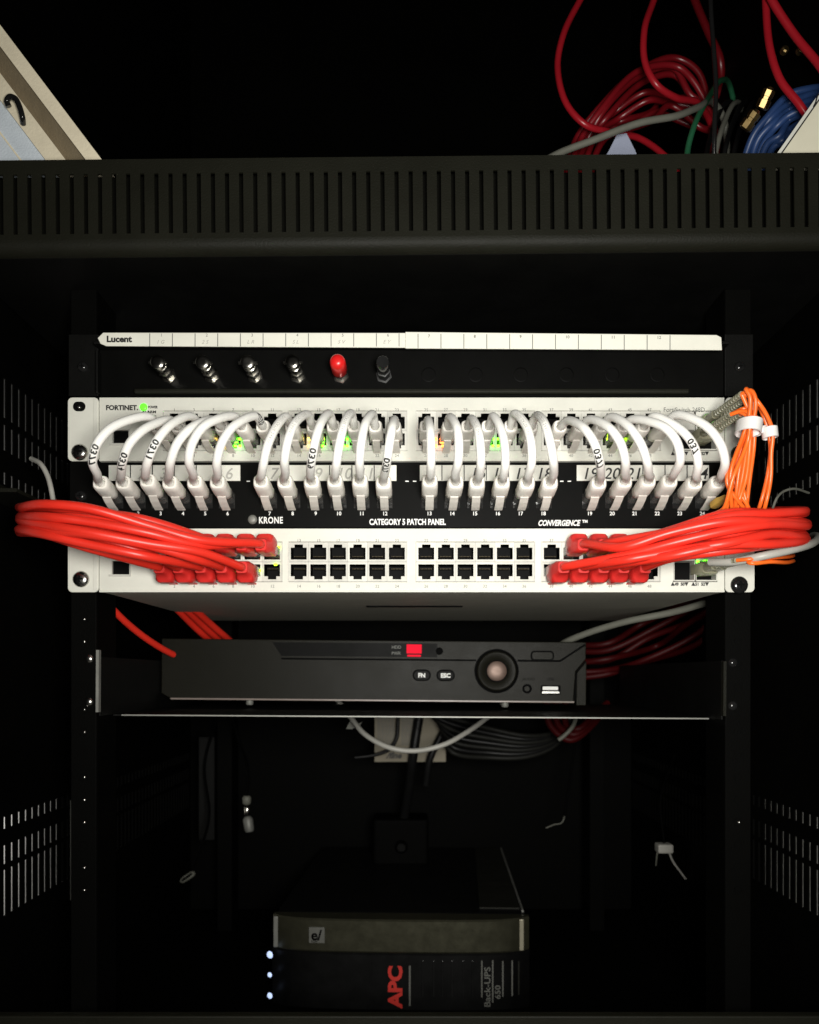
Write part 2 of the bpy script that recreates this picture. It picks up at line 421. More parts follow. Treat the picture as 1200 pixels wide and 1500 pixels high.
# one RJ45 port facing the camera: metal frame round a T-shaped opening, dark cavity behind (notch at the top)
def port_mesh(flip):
    w_, h_ = U*S/2-.00005, 14.3*S
    ow, oh = 11.6*S, 11*S
    b = MB()
    def bx(x0, x1, z0, z1, y0=-.0012, y1=.0004):
        if flip: z0, z1 = -z1, -z0
        b.box(x0, x1, y0, y1, z0, z1)
    bx(-w_, -ow, -h_, h_); bx(ow, w_, -h_, h_)
    bx(-ow, ow, -h_, -oh)
    bx(-ow, ow, oh, h_)
    bx(-ow, -6.2*S, oh-4.5*S, oh); bx(6.2*S, ow, oh-4.5*S, oh)
    return b.mesh('port', 'port_metal')
def cavity_mesh(flip):
    b = MB(); ow, oh = 11.6*S, 11*S
    b.add([(-ow, -.0011, -oh), (ow, -.0011, -oh), (ow, -.0011, oh), (-ow, -.0011, oh), (-ow*.96, .011, -oh*.96), (ow*.96, .011, -oh*.96), (ow*.96, .011, oh*.96), (-ow*.96, .011, oh*.96)],
          [(0, 1, 5, 4), (1, 2, 6, 5), (2, 3, 7, 6), (3, 0, 4, 7), (4, 5, 6, 7)])
    return b.mesh('port_cavity', 'cavity')
def contact_mesh(flip):
    b = MB(); s = 1 if flip else -1
    for k in range(8):
        x = (k-3.5)*.00102
        b.box(x-.00022, x+.00022, .003, .009, s*.0026-.0003, s*.0026+.0003)
    return b.mesh('contact', 'dull_brass')
PU, PD = port_mesh(False), port_mesh(True); CU, CD = cavity_mesh(False), cavity_mesh(True); KU, KD = contact_mesh(False), contact_mesh(True)
led_me = {}
for c in ('led_green', 'led_lime', 'led_amber', 'led_orange'):
    led_me[c] = MB().box(-.0009, .0009, -.0014, 0, -.0008, .0008).mesh('status_light', c)

def make_switch(label, y0, leds, name_text):
    """y0: photograph row of its top edge; everything hangs from it"""
    r1, r2 = y0+34, y0+63          # port rows
    t = thing('network_switch', label, 'network switch', (0, 0, Z(y0+93)))
    # chassis
    MB().box(X(149), X(1060), .0132, .31, Z(y0+92.2), Z(y0+1.2)).build('chassis', 'zinc_sheet', t, bevel=.0008)
    # face plate with cut-outs for the port blocks
    hx = [(GA[0]-U/2-1, GA[5]+U/2+1), (GB[0]-U/2-1, GB[5]+U/2+1), (GC[0]-U/2-1, GC[5]+U/2+1), (GD[0]-U/2-1, GD[5]+U/2+1), (985, 1050)]
    if y0 > 700: hx = [(165, 191)]+hx
    else: hx = [(166, 190)]+hx
    b = MB(); prev = 147
    za, zbm = y0+19, y0+78
    for i, (a, c) in enumerate(hx):
        b.box(X(prev), X(a), -.0016, .002, Z(zbm), Z(za)); prev = c
    b.box(X(prev), X(1060), -.0016, .002, Z(zbm), Z(za))
    b.box(X(147), X(1060), -.0016, .002, Z(za)+.00001, Z(y0)); b.box(X(147), X(1060), -.0016, .002, Z(y0+93), Z(zbm)-.00001)
    # management port niche fill above and below
    a, c = hx[0]
    b.box(X(a), X(c), -.0016, .002, Z(y0+47), Z(za)); b.box(X(a), X(c), -.0016, .002, Z(zbm), Z(y0+67))
    b.build('face_plate', 'white_paint', t)
    MB().add([(X(a), .001, Z(y0+67)), (X(c), .001, Z(y0+67)), (X(c), .001, Z(y0+47)), (X(a), .001, Z(y0+47))], [(0, 1, 2, 3)]).build('console_port', 'cavity', t)
    MB().box(X(a)-.002, X(c)+.001, -.0024, -.0017, Z(y0+70), Z(y0+67)).box(X(c), X(c)+.001, -.0024, -.0017, Z(y0+67), Z(y0+46)).build('console_frame', 'port_metal', t)
    # folded top and bottom edge of the face, slightly proud
    MB().box(X(147), X(1060), -.0026, -.00165, Z(y0+93), Z(y0+90)).build('lower_edge', 'white_paint', t, bevel=.0003)
    MB().box(X(149), X(1060), .0021, .0131, Z(y0+92.2), Z(y0+91)).build('chassis_floor', 'zinc_sheet', t)
    # ears
    e = MB().rrect(X(101), X(146), Z(y0+93), Z(y0), -.0022, -.0002, .0032).build('mounting_ear', 'white_paint', t, bevel=.0004)
    sub('ear_fold', MB().box(X(139), X(145), -.0030, -.0023, Z(y0+90), Z(y0+2)), 'white_paint', e, bevel=.0004)
    e2 = MB().rrect(X(1061), X(1104), Z(y0+93), Z(y0), -.0022, -.0002, .0032).build('mounting_ear', 'white_paint', t, bevel=.0004)
    # slotted holes in the ears
    hs = [(118, y0+13.5)] if y0 < 700 else [(119, y0+13.5)]
    for hxp, hyp in hs+[(1084, y0+13.5)]:
        MB().rrect(X(hxp-9), X(hxp+9), Z(hyp+7), Z(hyp-7), -.0026, -.00215, 6.5*S).build('ear_hole', 'cavity', t)
        MB().lathe([(.0014, 0), (.001, .0006), (.0004, .0009)], (X(hxp), -.0026, Z(hyp+1)), n=10).build('thread_glint', 'steel', t, smooth=60)
    screw(t, 117 if y0 < 700 else 119, y0+79 if y0 < 700 else y0+73.5, 12.2, y=-.0023)
    screw(t, 1083, y0+82, 12.8, 'black_gloss', y=-.0023)
    # ports
    for i, cx in enumerate(COLS):
        for row, (pm, cm, km) in ((r1, (PU, CU, KU)), (r2, (PD, CD, KD))):
            p = link('port', pm, t, (X(cx), 0, Z(row)))
            for nm, m_ in (('port_cavity', cm), ('contact', km)):
                k = bpy.data.objects.new(nm, m_); C.objects.link(k); k.parent = p
    # block surrounds
    for gx in (GA, GB, GC, GD):
        a, c = gx[0]-U/2, gx[5]+U/2
        for fa, fc in ((a-1.5, a), (c, c+1.5)): MB().box(X(fa), X(fc), -.0022, .001, Z(zbm-.5), Z(za+.5)).build('block_frame', 'port_metal', t)
    # optical module cages
    for k in range(2):
        a = 987+k*32
        MB().add([(X(a), .008, Z(y0+74)), (X(a+29), .008, Z(y0+74)), (X(a+29), .008, Z(y0+44)), (X(a), .008, Z(y0+44))], [(0, 1, 2, 3)]).build('cage_interior', 'cavity', t)
        MB().box(X(a-2), X(a), -.002, .008, Z(y0+76), Z(y0+24)).box(X(a+29), X(a+31), -.002, .008, Z(y0+76), Z(y0+24)).box(X(a), X(a+29), -.0019, .008, Z(y0+77), Z(y0+75)).box(X(a), X(a+29), -.0019, .008, Z(y0+47), Z(y0+44)).box(X(a), X(a+29), -.0012, .0, Z(y0+44), Z(y0+20)).build('module_cage', 'port_metal', t)
    # small port numbers
    for i, cx in enumerate(COLS):
        text('port_number', str(2*i+1), cx, y0+17, 4.5, 'grey_ink', t, y=-.0018, align='CENTER')
        text('port_number', str(2*i+2), cx, y0+84, 4.5, 'grey_ink', t, y=-.0018, align='CENTER')
    for s, a in (('\u25b249  50\u25bc', 983), ('\u25b251  52\u25bc', 1013)):
        text('lettering', s, a, y0+81, 4.5, 'ink', t, y=-.0018, bold=.3, wpx=26)
    for (px, py, c) in leds:
        o = link('status_light', led_me[c], t, P(px, py, -.0013))
        pass
    if name_text:
        text('lettering', 'FORTINET.', 155, y0+14, 7.0, 'ink', t, y=-.0018, bold=.4, wpx=47)
        for k, s in enumerate(('POWER', 'ALARM', 'STATUS')):
            text('lettering', s, 217 if k == 0 else 208, y0+13+k*7, 3.6, 'ink', t, y=-.0018, bold=.2, wpx=14 if k == 0 else 21)
        text('lettering', 'FortiSwitch 248D', 972, y0+17, 7.0, 'grey_ink', t, y=-.0018, wpx=60)
        MB().lathe([(.0027, 0), (.0026, .0006), (.0016, .0011)], P(210.5, y0+13, -.0016), n=18).build('power_light', 'led_power', t, smooth=60)
    return t

SW1, SW2 = 583.5, 775
leds1 = []
for (px, c) in ((345, 'led_green'), (352, 'led_green'), (328, 'led_amber'), (453, 'led_amber'), (462, 'led_amber'), (473, 'led_green'), (503, 'led_green'), (509, 'led_green'), (638, 'led_orange'), (649, 'led_orange'), (722, 'led_green'), (730, 'led_green'), (903, 'led_lime'), (911, 'led_lime')):
    leds1 += [(px, SW1+70, c), (px, SW1+60, c)]
leds1 += [(1034, SW1+40, 'led_green'), (1042, SW1+40, 'led_green'), (1048, SW1+40, 'led_green')]
sw1 = make_switch('upper white network switch, its ports filled by curving white patch cables', SW1, leds1, True)
leds2 = [(409, 802, 'led_lime'), (404, 827, 'led_lime'), (381, 836, 'led_lime'), (352, 836, 'led_lime'), (831, 838, 'led_lime'), (860, 838, 'led_lime'), (890, 838, 'led_lime'),
         (1022, 823, 'led_green'), (1032, 823, 'led_green'), (1038, 823, 'led_green')]
sw2 = make_switch('lower white network switch with rows of empty ports between bunches of red cables', SW2, leds2, False)
# long vent seen on the underside of the lower switch
MB().box(X(535, .1)*1.0, X(680, .1), .115, .127, Z(SW2+92.2)-.0006, Z(SW2+92.2)-.0001).build('underside_slot', 'cavity', sw2)

# ================================================================== patch panel
pp = thing('patch_bay', 'black 24 port patch panel with paper number strips between the two white switches', 'patch panel', (0, 0, Z(774.5)))
MB().box(X(103), X(1101), -.0014, .0016, Z(773.8), Z(678)).build('face_plate', 'panel_black', pp, bevel=.0005)
MB().box(X(150), X(1058), .0018, .045, Z(772), Z(680)).build('connector_board', 'panel_black', pp)
PG = [[170+32.7*i for i in range(6)], [395+33.8*i for i in range(6)], [629+33.4*i for i in range(6)], [864+33.0*i for i in range(6)]]
spans = [(161, 353), (386, 581), (615, 809), (844, 1037)]
hand = [['', '2', '3', '', '', '6'], ['7', '', '9', '10', '11', ''], ['', '', '15', '16', '17', '18'], ['19', '20', '21', '', '', '24']]
n = 0
for gi, (a, c) in enumerate(spans):
    st = MB().box(X(a), X(c), -.0026, -.0015, Z(705.5), Z(682.5)).build('number_strip', 'paper_label', pp, bevel=.0002)
    wdt = (c-a)/6
    for k in range(6):
        if k: MB().box(X(a+wdt*k-.7), X(a+wdt*k+.7), -.0029, -.00265, Z(705), Z(683)).build('divider', 'ink', pp)
        if hand[gi][k]:
            text('handwriting', hand[gi][k], a+wdt*(k+.5)-8, 694.5, 17, 'ink' if gi > 1 else 'faint_ink', pp, y=-.00275, shear=.22, bold=.15)
    for k in range(6):
        n += 1
        px = PG[gi][k]
        MB().box(X(px-12), X(px+12), -.0022, -.0015, Z(746), Z(724)).build('jack', 'black_gloss', pp, bevel=.0003)
        text('port_number', str(n), px, 752.5, 5.5, 'white_print', pp, y=-.0016, align='CENTER', bold=.15)
    for px in ((362, 594, 820)[gi],) if gi < 3 else ():
        MB().box(X(px), X(px+5), -.0018, -.00145, Z(706.5), Z(705)).box(X(px+11), X(px+16), -.0018, -.00145, Z(706.5), Z(705)).build('tick_mark', 'white_print', pp)
text('lettering', 'KRONE', 379, 762.5, 9.6, 'white_print', pp, y=-.0017, bold=.35, space=1.1, wpx=35)
text('lettering', 'CATEGORY 5 PATCH PANEL', 541, 765, 8.6, 'white_print', pp, y=-.0017, bold=.42, wpx=112)
text('lettering', 'CONVERGENCE', 788, 766.5, 8.3, 'white_print', pp, y=-.0017, bold=.42, shear=.3, wpx=62)
text('lettering', 'TM', 853, 764, 4.2, 'white_print', pp, y=-.0017, bold=.2)
MB().lathe([(.0033, 0), (.003, .0012), (.0016, .0018)], P(370, 761, -.0014), n=20).build('rivet', 'galvanised', pp, smooth=60)
screw(pp, 119, 727, 8, 'black_gloss', y=-.0016)
screw(pp, 1084, 727, 8, 'black_gloss', y=-.0016)

# ================================================================== white patch cables
def plug(parent, o, axis, boot_mat, plug_mat, latch=-1, size=1.0, side=0):
    """RJ45 plug at o (panel surface) pointing outward along axis; latch -1 below, +1 above"""
    ax = Vector(axis).normalized()
    upv = Vector((0, 0, 1)); rt = ax.cross(upv).normalized(); up = rt.cross(ax).normalized()
    k = size
    p = MB().loft([(-.008, .0114*k, .0078*k), (.013, .0116*k, .0080*k), (.0135, .0100*k, .0070*k)], o, ax, n=16, p=8).build('plug', 'clear_body', parent, smooth=40)
    L = -1 if latch < 0 else 1
    if boot_mat == 'red_boot':     # hooded boot: tall on the latch side
        secs = [(.0070, .0112, .0100, L*.0008), (.0080, .0114, .0124, L*.0020), (.0140, .0117, .0138, L*.0027), (.0200, .0117, .0134, L*.0025), (.0212, .0110, .0116, L*.0014),
                (.0228, .0100, .0098, 0), (.0275, .0088, .0086, 0), (.0290, .0074, .0074, 0)]
    else:
        secs = [(.0105, .0104*k, .0084*k, 0), (.0115, .0114*k, .0098*k, L*.0002), (.0180, .0117*k, .0106*k, L*.0003), (.0270, .0116*k, .0106*k, L*.0002), (.0310, .0112*k, .0106*k, 0),
                (.0322, .0098*k, .0094*k, 0), (.0323, .0070*k, .0070*k, 0), (.0300, .0064*k, .0064*k, 0)]
    b = MB().loft(secs, o, ax, n=24, p=5.5 if boot_mat == 'red_boot' else 3.2).build('boot', boot_mat, parent, smooth=50)
    # latch: a springy tongue under the plug
    o = Vector(o); w2 = .0031*k
    pts = [(.0010, .0080), (.0065, .0076), (.0130, .0064), (.0185, .0046)]
    vs = []; fs = []
    for (t, dz) in pts:
        for sx_ in (-1, 1):
            for th in (0, .0011):
                vs.append(o+ax*t+rt*(sx_*w2)+up*(latch*(dz+th)))
    for i in range(len(pts)-1):
        q = i*4
        fs += [(q, q+4, q+6, q+2), (q+1, q+3, q+7, q+5), (q, q+1, q+5, q+4), (q+2, q+6, q+7, q+3)]
    fs += [(0, 2, 3, 1), (len(pts)*4-4, len(pts)*4-3, len(pts)*4-1, len(pts)*4-2)]
    MB().add(vs, fs).build('latch', plug_mat if boot_mat == 'white_boot' else boot_mat, parent, bevel=.0003)
    return b

def print_on(path, s, r, start, size, parent, material='ink', lean=0.0, bold=0.):
    """lettering wrapped on a cord, on the side that faces out of the rack"""
    fr = frames(path); ln = [0]
    for i in range(1, len(path)): ln.append(ln[-1]+(path[i]-path[i-1]).length)
    me = text_mesh(s, size, bold=bold, extrude=.00002, space=1.12)
    bm = bmesh.new(); bm.from_mesh(me); bmesh.ops.triangulate(bm, faces=bm.faces[:])
    for _ in range(4):
        le = [e for e in bm.edges if e.calc_length() > size*.11]
        if not le: break
        bmesh.ops.subdivide_edges(bm, edges=le, cuts=1); bmesh.ops.triangulate(bm, faces=bm.faces[:])
    bm.to_mesh(me); bm.free()
    tot = ln[-1]
    for v in me.vertices:
        l = start*tot+v.co.x; i = 0
        while i < len(ln)-2 and ln[i+1] < l: i += 1
        f = (l-ln[i])/max(1e-6, ln[i+1]-ln[i]); p = path[i].lerp(path[i+1], f); t = fr[i][1].lerp(fr[i+1][1], f).normalized()
        out = (Vector((lean, -.6, EYE))-p).normalized(); out = (out-t*out.dot(t)).normalized(); sd = out.cross(t).normalized()*-1
        a = v.co.y/r
        v.co = p+(out*math.cos(a)+sd*math.sin(a))*(r+.00006+max(0, v.co.z))
    me.materials.append(M[material]); return link('print', me, parent)

ORD = ['first', 'second', 'third', 'fourth', 'fifth', 'sixth', 'seventh', 'eighth', 'ninth', 'tenth', 'eleventh', 'twelfth']
prints = {0: ('0377', .56), 1: ('0374', .58), 2: ('0371', .52), 5: ('0377', .12), 8: ('0379', .57), 11: ('0372', .60), 18: ('0377', .56), 22: ('037', .52)}
RW = .00275
for i in range(24):
    gi, k = divmod(i, 6)
    side = f'{ORD[i]} from the left' if i < 12 else f'{ORD[23-i]} from the right' if i < 23 else 'rightmost'
    if i == 0: side = 'leftmost'
    extra = {5: ', printed', 0: '', 18: ', bold black print'}.get(i, '')
    lab = f'white patch cable, {side}, between upper switch and patch panel{extra}'
    Sx = X(COLS[i]); Tx = X(PG[gi][k])
    So = Vector((Sx, 0, Z(SW1+63))); To = Vector((Tx, -.0016, Z(731)))
    dx = Tx-Sx; j = lambda s: random.uniform(-s, s)
    t = thing('patch_cable', lab, 'patch cable', To, 'white patch cables between switch and patch panel')
    toC = -Tx*.10+j(.0006)
    d1 = Vector((dx*.05+j(.001), -.030, .0012)); d2 = Vector((-dx*.015+j(.0012), -.030, .0046+j(.0008)))
    plug(t, So, d1, 'white_boot', 'clear_plug', -1, .82)
    plug(t, To, d2, 'white_boot', 'clear_plug', -1, .93)
    e1 = So+d1.normalized()*.026; e2 = To+d2.normalized()*.030
    dz = To.z-So.z; a_ = j(.0024); f_ = j(.0060); jx = j(.0030)
    pts = [e1, So+Vector((dx*.04, -.038, .0016+a_*.5)), So+Vector((dx*.08, -.050, .0020+a_)),
           So+Vector((dx*.22+jx*.5, -.064+f_*.6, -.0045+a_)), So+Vector((dx*.40+jx, -.074+f_, -.0135+a_*.6)),
           So+Vector((dx*.56+jx, -.077+f_, -.0235)), So+Vector((dx*.68+jx*.7, -.073+f_, -.0325)),
           So+Vector((dx*.80, -.058+f_*.4, dz+.0038)), e2+d2.normalized()*.006, e2]
    path = crom(pts, 9)
    MB().tube(path, RW, 14).build('cord', 'white_cord', t, smooth=60)
    if i in prints:
        print_on(path, prints[i][0], RW, prints[i][1], .0054, t, bold=.00022)
    if i in (6, 7, 9, 14, 16, 17):
        print_on(path, 'E74321 CAT5E 24AWG', RW, .30, .0026, t, material='faint_ink')

# ================================================================== red patch cables
RR = .0029
def red_bundle(sgn, boots, stations, tail, group, side_word):
    nB = len(boots)
    rows = 5
    for bi, (col, row, slot, layer) in enumerate(boots):
        cx = (GA if sgn < 0 else GD)[col]
        ry = SW2+34 if row == 0 else SW2+63
        o = Vector((X(cx), 0, Z(ry)))
        rown = 'upper' if row == 0 else 'lower'
        lab = f'red patch cable in the {side_word} bunch, plugged into {rown} port {ORD[bi_count(boots, bi)]} from the left'
        t = thing('patch_cable', lab, 'patch cable', o, group)
        j = lambda s: random.uniform(-s, s)
        ax = Vector((j(.03)+sgn*.10, -1, .03 if row == 0 else -.01))
        plug(t, o, ax, 'red_boot', 'clear_plug', 1 if row == 0 else -1, 1.0)
        e = o+ax.normalized()*.027
        pts = [e, e+ax.normalized()*.006]
        bx = VX+(e.x/(DIST+e.y))*F
        f = (slot+.5)/rows
        first = True
        for (sx_, yt, yb, yy) in stations:
            if (bx-sx_)*sgn > -34: continue
            y = yy+layer*.0095+j(.0035)
            ff = f*1.12-.06+j(.11)
            pts.append(P(sx_+j(3), yt+(yb-yt)*ff, y)); first = False
        for (tx, ty, tz) in tail:
            pts.append(Vector((tx+layer*.006*-sgn+j(.003), ty+j(.006), EYE+tz-slot*.0045+j(.002))))
        path = crom(pts, 8)
        MB().tube(path, RR, 12).build('cord', 'red_cord', t, smooth=60)
def bi_count(boots, bi):
    r = boots[bi][1]; return boots[bi][0]
left_boots = [(5, 0, 0, 0), (4, 0, 1, 0), (3, 0, 0, 1), (2, 0, 1, 1), (1, 0, 2, 1), (4, 1, 2, 0), (3, 1, 3, 0), (2, 1, 4, 0), (1, 1, 3, 1), (0, 1, 4, 1)]
right_boots = [(1, 0, 1, 0), (2, 0, 0, 0), (3, 0, 0, 1), (4, 0, 1, 1), (5, 0, 2, 1), (0, 1, 2, 0), (1, 1, 3, 0), (2, 1, 4, 0), (3, 1, 3, 1), (4, 1, 4, 1)]
left_st = [(352, 793, 828, -.046), (290, 786, 826, -.058), (215, 763, 820, -.072), (130, 745, 803, -.082), (68, 741, 788, -.078), (30, 744, 782, -.050)]
right_st = [(850, 800, 832, -.046), (915, 794, 828, -.058), (985, 772, 820, -.070), (1065, 752, 806, -.078), (1130, 747, 799, -.072), (1180, 750, 795, -.046)]
red_bundle(-1, left_boots, left_st, [(-.270, .03, .124), (-.262, .10, .130), (-.232, .20, .128), (-.19, .33, .12)], 'red patch cables bunched at the left', 'left')
red_bundle(1, right_boots, right_st, [(.272, .03, .122), (.264, .10, .128), (.232, .20, .128), (.19, .33, .12)], 'red patch cables bunched at the right', 'right')

def cable(name, label, cat, pts, r, material, group=None, n=9, seg=10):
    return tag(MB().tube(crom(pts, n), r, seg).build(name, material, None, smooth=60), label, cat, group)

# pale cable along the underside of the right bunch
cable('pale_cable', 'off white cable running along the underside of the right red bunch', 'cable',
      [P(1040, 823, -.036), P(1075, 823, -.050), P(1120, 814, -.062), P(1165, 804, -.056), P(1190, 796, -.035), P(1196, 785, .02), P(1150, 790, .15)], .0027, 'pale_cord')

# ================================================================== optical modules and orange fibre cords
def fibre_boot(name, label, a, b, w_=.0062):
    """duplex connector with long grey boots from a (cage) to b"""
    t = thing(name, label, 'fibre connector', a, 'fibre connectors at the right end of the switches')
    ax = (b-a).normalized(); L_ = (b-a).length
    MB().loft([(-.006, .0125, .0095), (.010, .0125, .0095), (.0115, .011, .008)], a, ax, p=8).build('connector_body', 'grey_boot', t, smooth=40)
    rt = ax.cross(Vector((0, 0, 1))).normalized()
    for s in (-1, 1):
        o = a+rt*s*.0032
        sec = [(.0115, .0050, .0058), (.024, .0052, .0060), (.0245, .0042, .0050)]
        tt = .026
        while tt < L_-.004:
            k = 1-(tt/L_)*.35
            sec += [(tt, .0046*k, .0052*k), (tt+.0022, .0046*k, .0052*k), (tt+.0024, .0038*k, .0043*k), (tt+.0034, .0038*k, .0043*k)]; tt += .0036
        sec.append((L_, .0032, .0034))
        MB().loft(sec, o, ax, n=12, p=2.6).build('boot', 'grey_boot', t, smooth=35)
    return a+rt*.0032+ax*L_, a-rt*.0032+ax*L_
E1 = fibre_boot('fibre_connector', 'greenish grey fibre connector reaching forward from the upper switch, outermost', P(1035, 622, -.002), P(1094, 577, -.068))
E2 = fibre_boot('fibre_connector', 'greenish grey fibre connector low on the upper switch, behind the outermost one', P(1028, 640, -.002), P(1078, 607, -.060))
E3 = fibre_boot('fibre_connector', 'greenish grey fibre connector at the right end of the lower switch', P(1030, 834, -.002), P(1086, 821, -.055))
fibre = []
fr_pts = [
    [E1[0], P(1100, 572, -.073), P(1107, 585, -.074), P(1104, 615, -.070), P(1096, 640, -.067), P(1083, 690, -.066), P(1078, 740, -.058), P(1082, 768, -.030), P(1090, 770, .04)],
    [E1[1], P(1093, 570, -.073), P(1099, 582, -.074), P(1097, 612, -.070), P(1088, 640, -.067), P(1071, 690, -.066), P(1072, 742, -.058), P(1078, 770, -.030), P(1092, 772, .04)],
    [E2[0], P(1088, 602, -.066), P(1098, 606, -.070), P(1099, 622, -.072), P(1095, 648, -.069), P(1074, 700, -.068), P(1062, 742, -.060), P(1048, 752, -.045), P(1040, 760, -.02)],
    [E2[1], P(1085, 604, -.064), P(1095, 610, -.067), P(1095, 626, -.067), P(1084, 655, -.064), P(1065, 705, -.063), P(1090, 745, -.058), P(1100, 766, -.025), P(1100, 772, .04)],
    [E2[0], P(1094, 598, -.064), P(1101, 604, -.064), P(1102, 626, -.063), P(1098, 655, -.060), P(1089, 700, -.058), P(1084, 744, -.054), P(1090, 768, -.025), P(1090, 775, .045)],
    [E2[1], P(1092, 602, -.064), P(1108, 612, -.058), P(1106, 632, -.058), P(1104, 660, -.056), P(1098, 705, -.055), P(1094, 746, -.052), P(1100, 768, -.025), P(1100, 775, .045)],
    [E1[0], P(1106, 584, -.070), P(1116, 603, -.064), P(1126, 632, -.062), P(1129, 660, -.060), P(1124, 700, -.058), P(1113, 742, -.054), P(1100, 768, -.025), P(1100, 775, .045)],
    [E1[1], P(1110, 588, -.071), P(1122, 606, -.069), P(1132, 632, -.066), P(1130, 665, -.063), P(1129, 702, -.060), P(1121, 742, -.056), P(1110, 768, -.025), P(1110, 775, .045)],
]
fl = ['outermost at the top of the bunch', 'second at the top of the bunch', 'bending down to the left by the red cables', 'at the left edge of the tied bunch', 'in the middle of the tied bunch', 'at the right edge of the tied bunch',
      'on the inner side of the separate right pair', 'outermost of the separate right pair']
for k in range(6):   # further strands inside the tied bunch
    a = random.uniform(-4, 6); b = random.uniform(-12, 16); c = random.uniform(-16, 18)
    fr_pts.append([(E1[0], E1[1], E2[0], E2[1])[k % 4], P(1094+k, 596+k*2, -.058-.002*k), P(1098+a, 608, -.062), P(1097+a, 628, -.065+.001*k), P(1089+a+b*.5, 662, -.062), P(1080+b, 702, -.060+.002*(k % 3)), P(1080+c, 744, -.056), P(1088+c*.5, 768, -.026), P(1096, 774, .04)])
fl += ['inner strand '+w_ for w_ in ('near its left side', 'left of its middle', 'just behind its middle', 'right of its middle', 'near its right side', 'at its back')]
for p, l in zip(fr_pts, fl):
    cable('fibre_cable', 'orange fibre cable hanging beside the switches, '+l, 'fibre cable', p, .0013, 'orange_fibre', 'orange fibre cables hanging at the right')
for s, (a, b) in enumerate(((818, 816), (824, 824))):
    cable('fibre_cable', 'short orange fibre cable below the right red bunch, '+('upper' if s == 0 else 'lower')+' of the pair', 'fibre cable',
          [E3[s], P(1100, a+1, -.060), P(1128, a-1, -.058), P(1150, b, -.046), P(1162, b-2, -.02), P(1150, b-4, .08)], .0013, 'orange_fibre', 'orange fibre cables under the right red bunch')
def wrap(label, c, rx, rz, ry, tilt):
    b = MB(); n_ = 24; vs = []
    for k in range(n_):
        a = 2*math.pi*k/n_
        for (h, e) in ((-rz, 0), (-rz*.9, .0007), (rz*.9, .0007), (rz, 0)):
            v = Vector(((rx+e)*math.cos(a), (ry+e)*math.sin(a), h)); v.rotate(Quaternion((0, 1, 0), tilt)); vs.append(c+v)
    fs = []
    for k in range(n_):
        for q in range(3): fs.append((k*4+q, ((k+1) % n_)*4+q, ((k+1) % n_)*4+q+1, k*4+q+1))
    b.add(vs, fs); return tag(b.build('cable_tie', 'tie_white', None, smooth=50), label, 'cable tie', 'white ties on the orange cords')
wrap('white tape tie round the thick bunch of orange fibre cords', P(1097, 626, -.066), .0068, .0040, .0105, R(8))
wrap('small white tie round the separate right pair of orange cords', P(1128, 634, -.064), .0040, .0034, .0050, R(-6))
wrap('narrow white tie between the two orange cord bunches', P(1112, 632, -.061), .0050, .0022, .0040, R(-20))
yb = MB().loft([(0, .006, .005), (.008, .006, .005), (.009, .0045, .004), (.014, .003, .003)], P(1046, 740, -.030), (.2, -1, .2), n=12).build('fibre_connector', 'brass', None, smooth=40)
yb.data.materials.clear(); mat('yellow_boot', (.42, .26, .05), .5); yb.data.materials.append(M['yellow_boot'])
tag(yb, 'small yellow fibre connector tucked above the right red bunch', 'fibre connector')

# ================================================================== shelf with the video recorder
YF = .035
zs = Z(1049, YF)
rs = thing('rack_shelf', 'thin black rack shelf carrying the video recorder', 'shelf', (0, YF, zs))
MB().box(-.2215, .2215, YF, .34, zs-.0012, zs).build('shelf_plate', 'black_paint', rs)
MB().box(-.215, .2215, YF-.0012, YF-.0001, zs-.0010, zs).build('front_edge', 'galvanised', rs)
for s in (-1, 1):
    a, b = sorted((s*.2215, s*.2203))
    MB().box(a, b, .006, .30, zs+.0002, zs+.042).build('side_flange', 'black_paint', rs)
    a, b = sorted((s*.2218, s*.2203)); zt2 = Z(955, .003) if s < 0 else Z(966, .003)
    MB().box(s*.2213-.0010, s*.2213+.0010, .0015, .0058, zs+.003, zt2).build('flange_edge', 'galvanised' if s < 0 else 'lip_paint', rs)
    for py in (968, 1031):
        xx = s*.2275
        MB().lathe([(.0034, 0), (.0032, .0008), (.0022, .0018), (.0008, .0022)], (xx, .0032, Z(py, .003)), n=16).build('screw', 'steel' if s < 0 else 'black_gloss', rs, smooth=60)
rs.rotation_euler = (0, R(.35), 0)

YD = .15
def DX(px): return X(px, YD)
def DZ(py): return Z(py, YD)
dv = thing('video_recorder', 'dark grey video recorder with a round dial and red light on the shelf', 'video recorder', (X(546, YD), YD, DZ(1036)))
MB().box(DX(240), DX(853), YD+.012, YD+.27, DZ(1026), DZ(938)).build('chassis', 'black_paint', dv, bevel=.001)
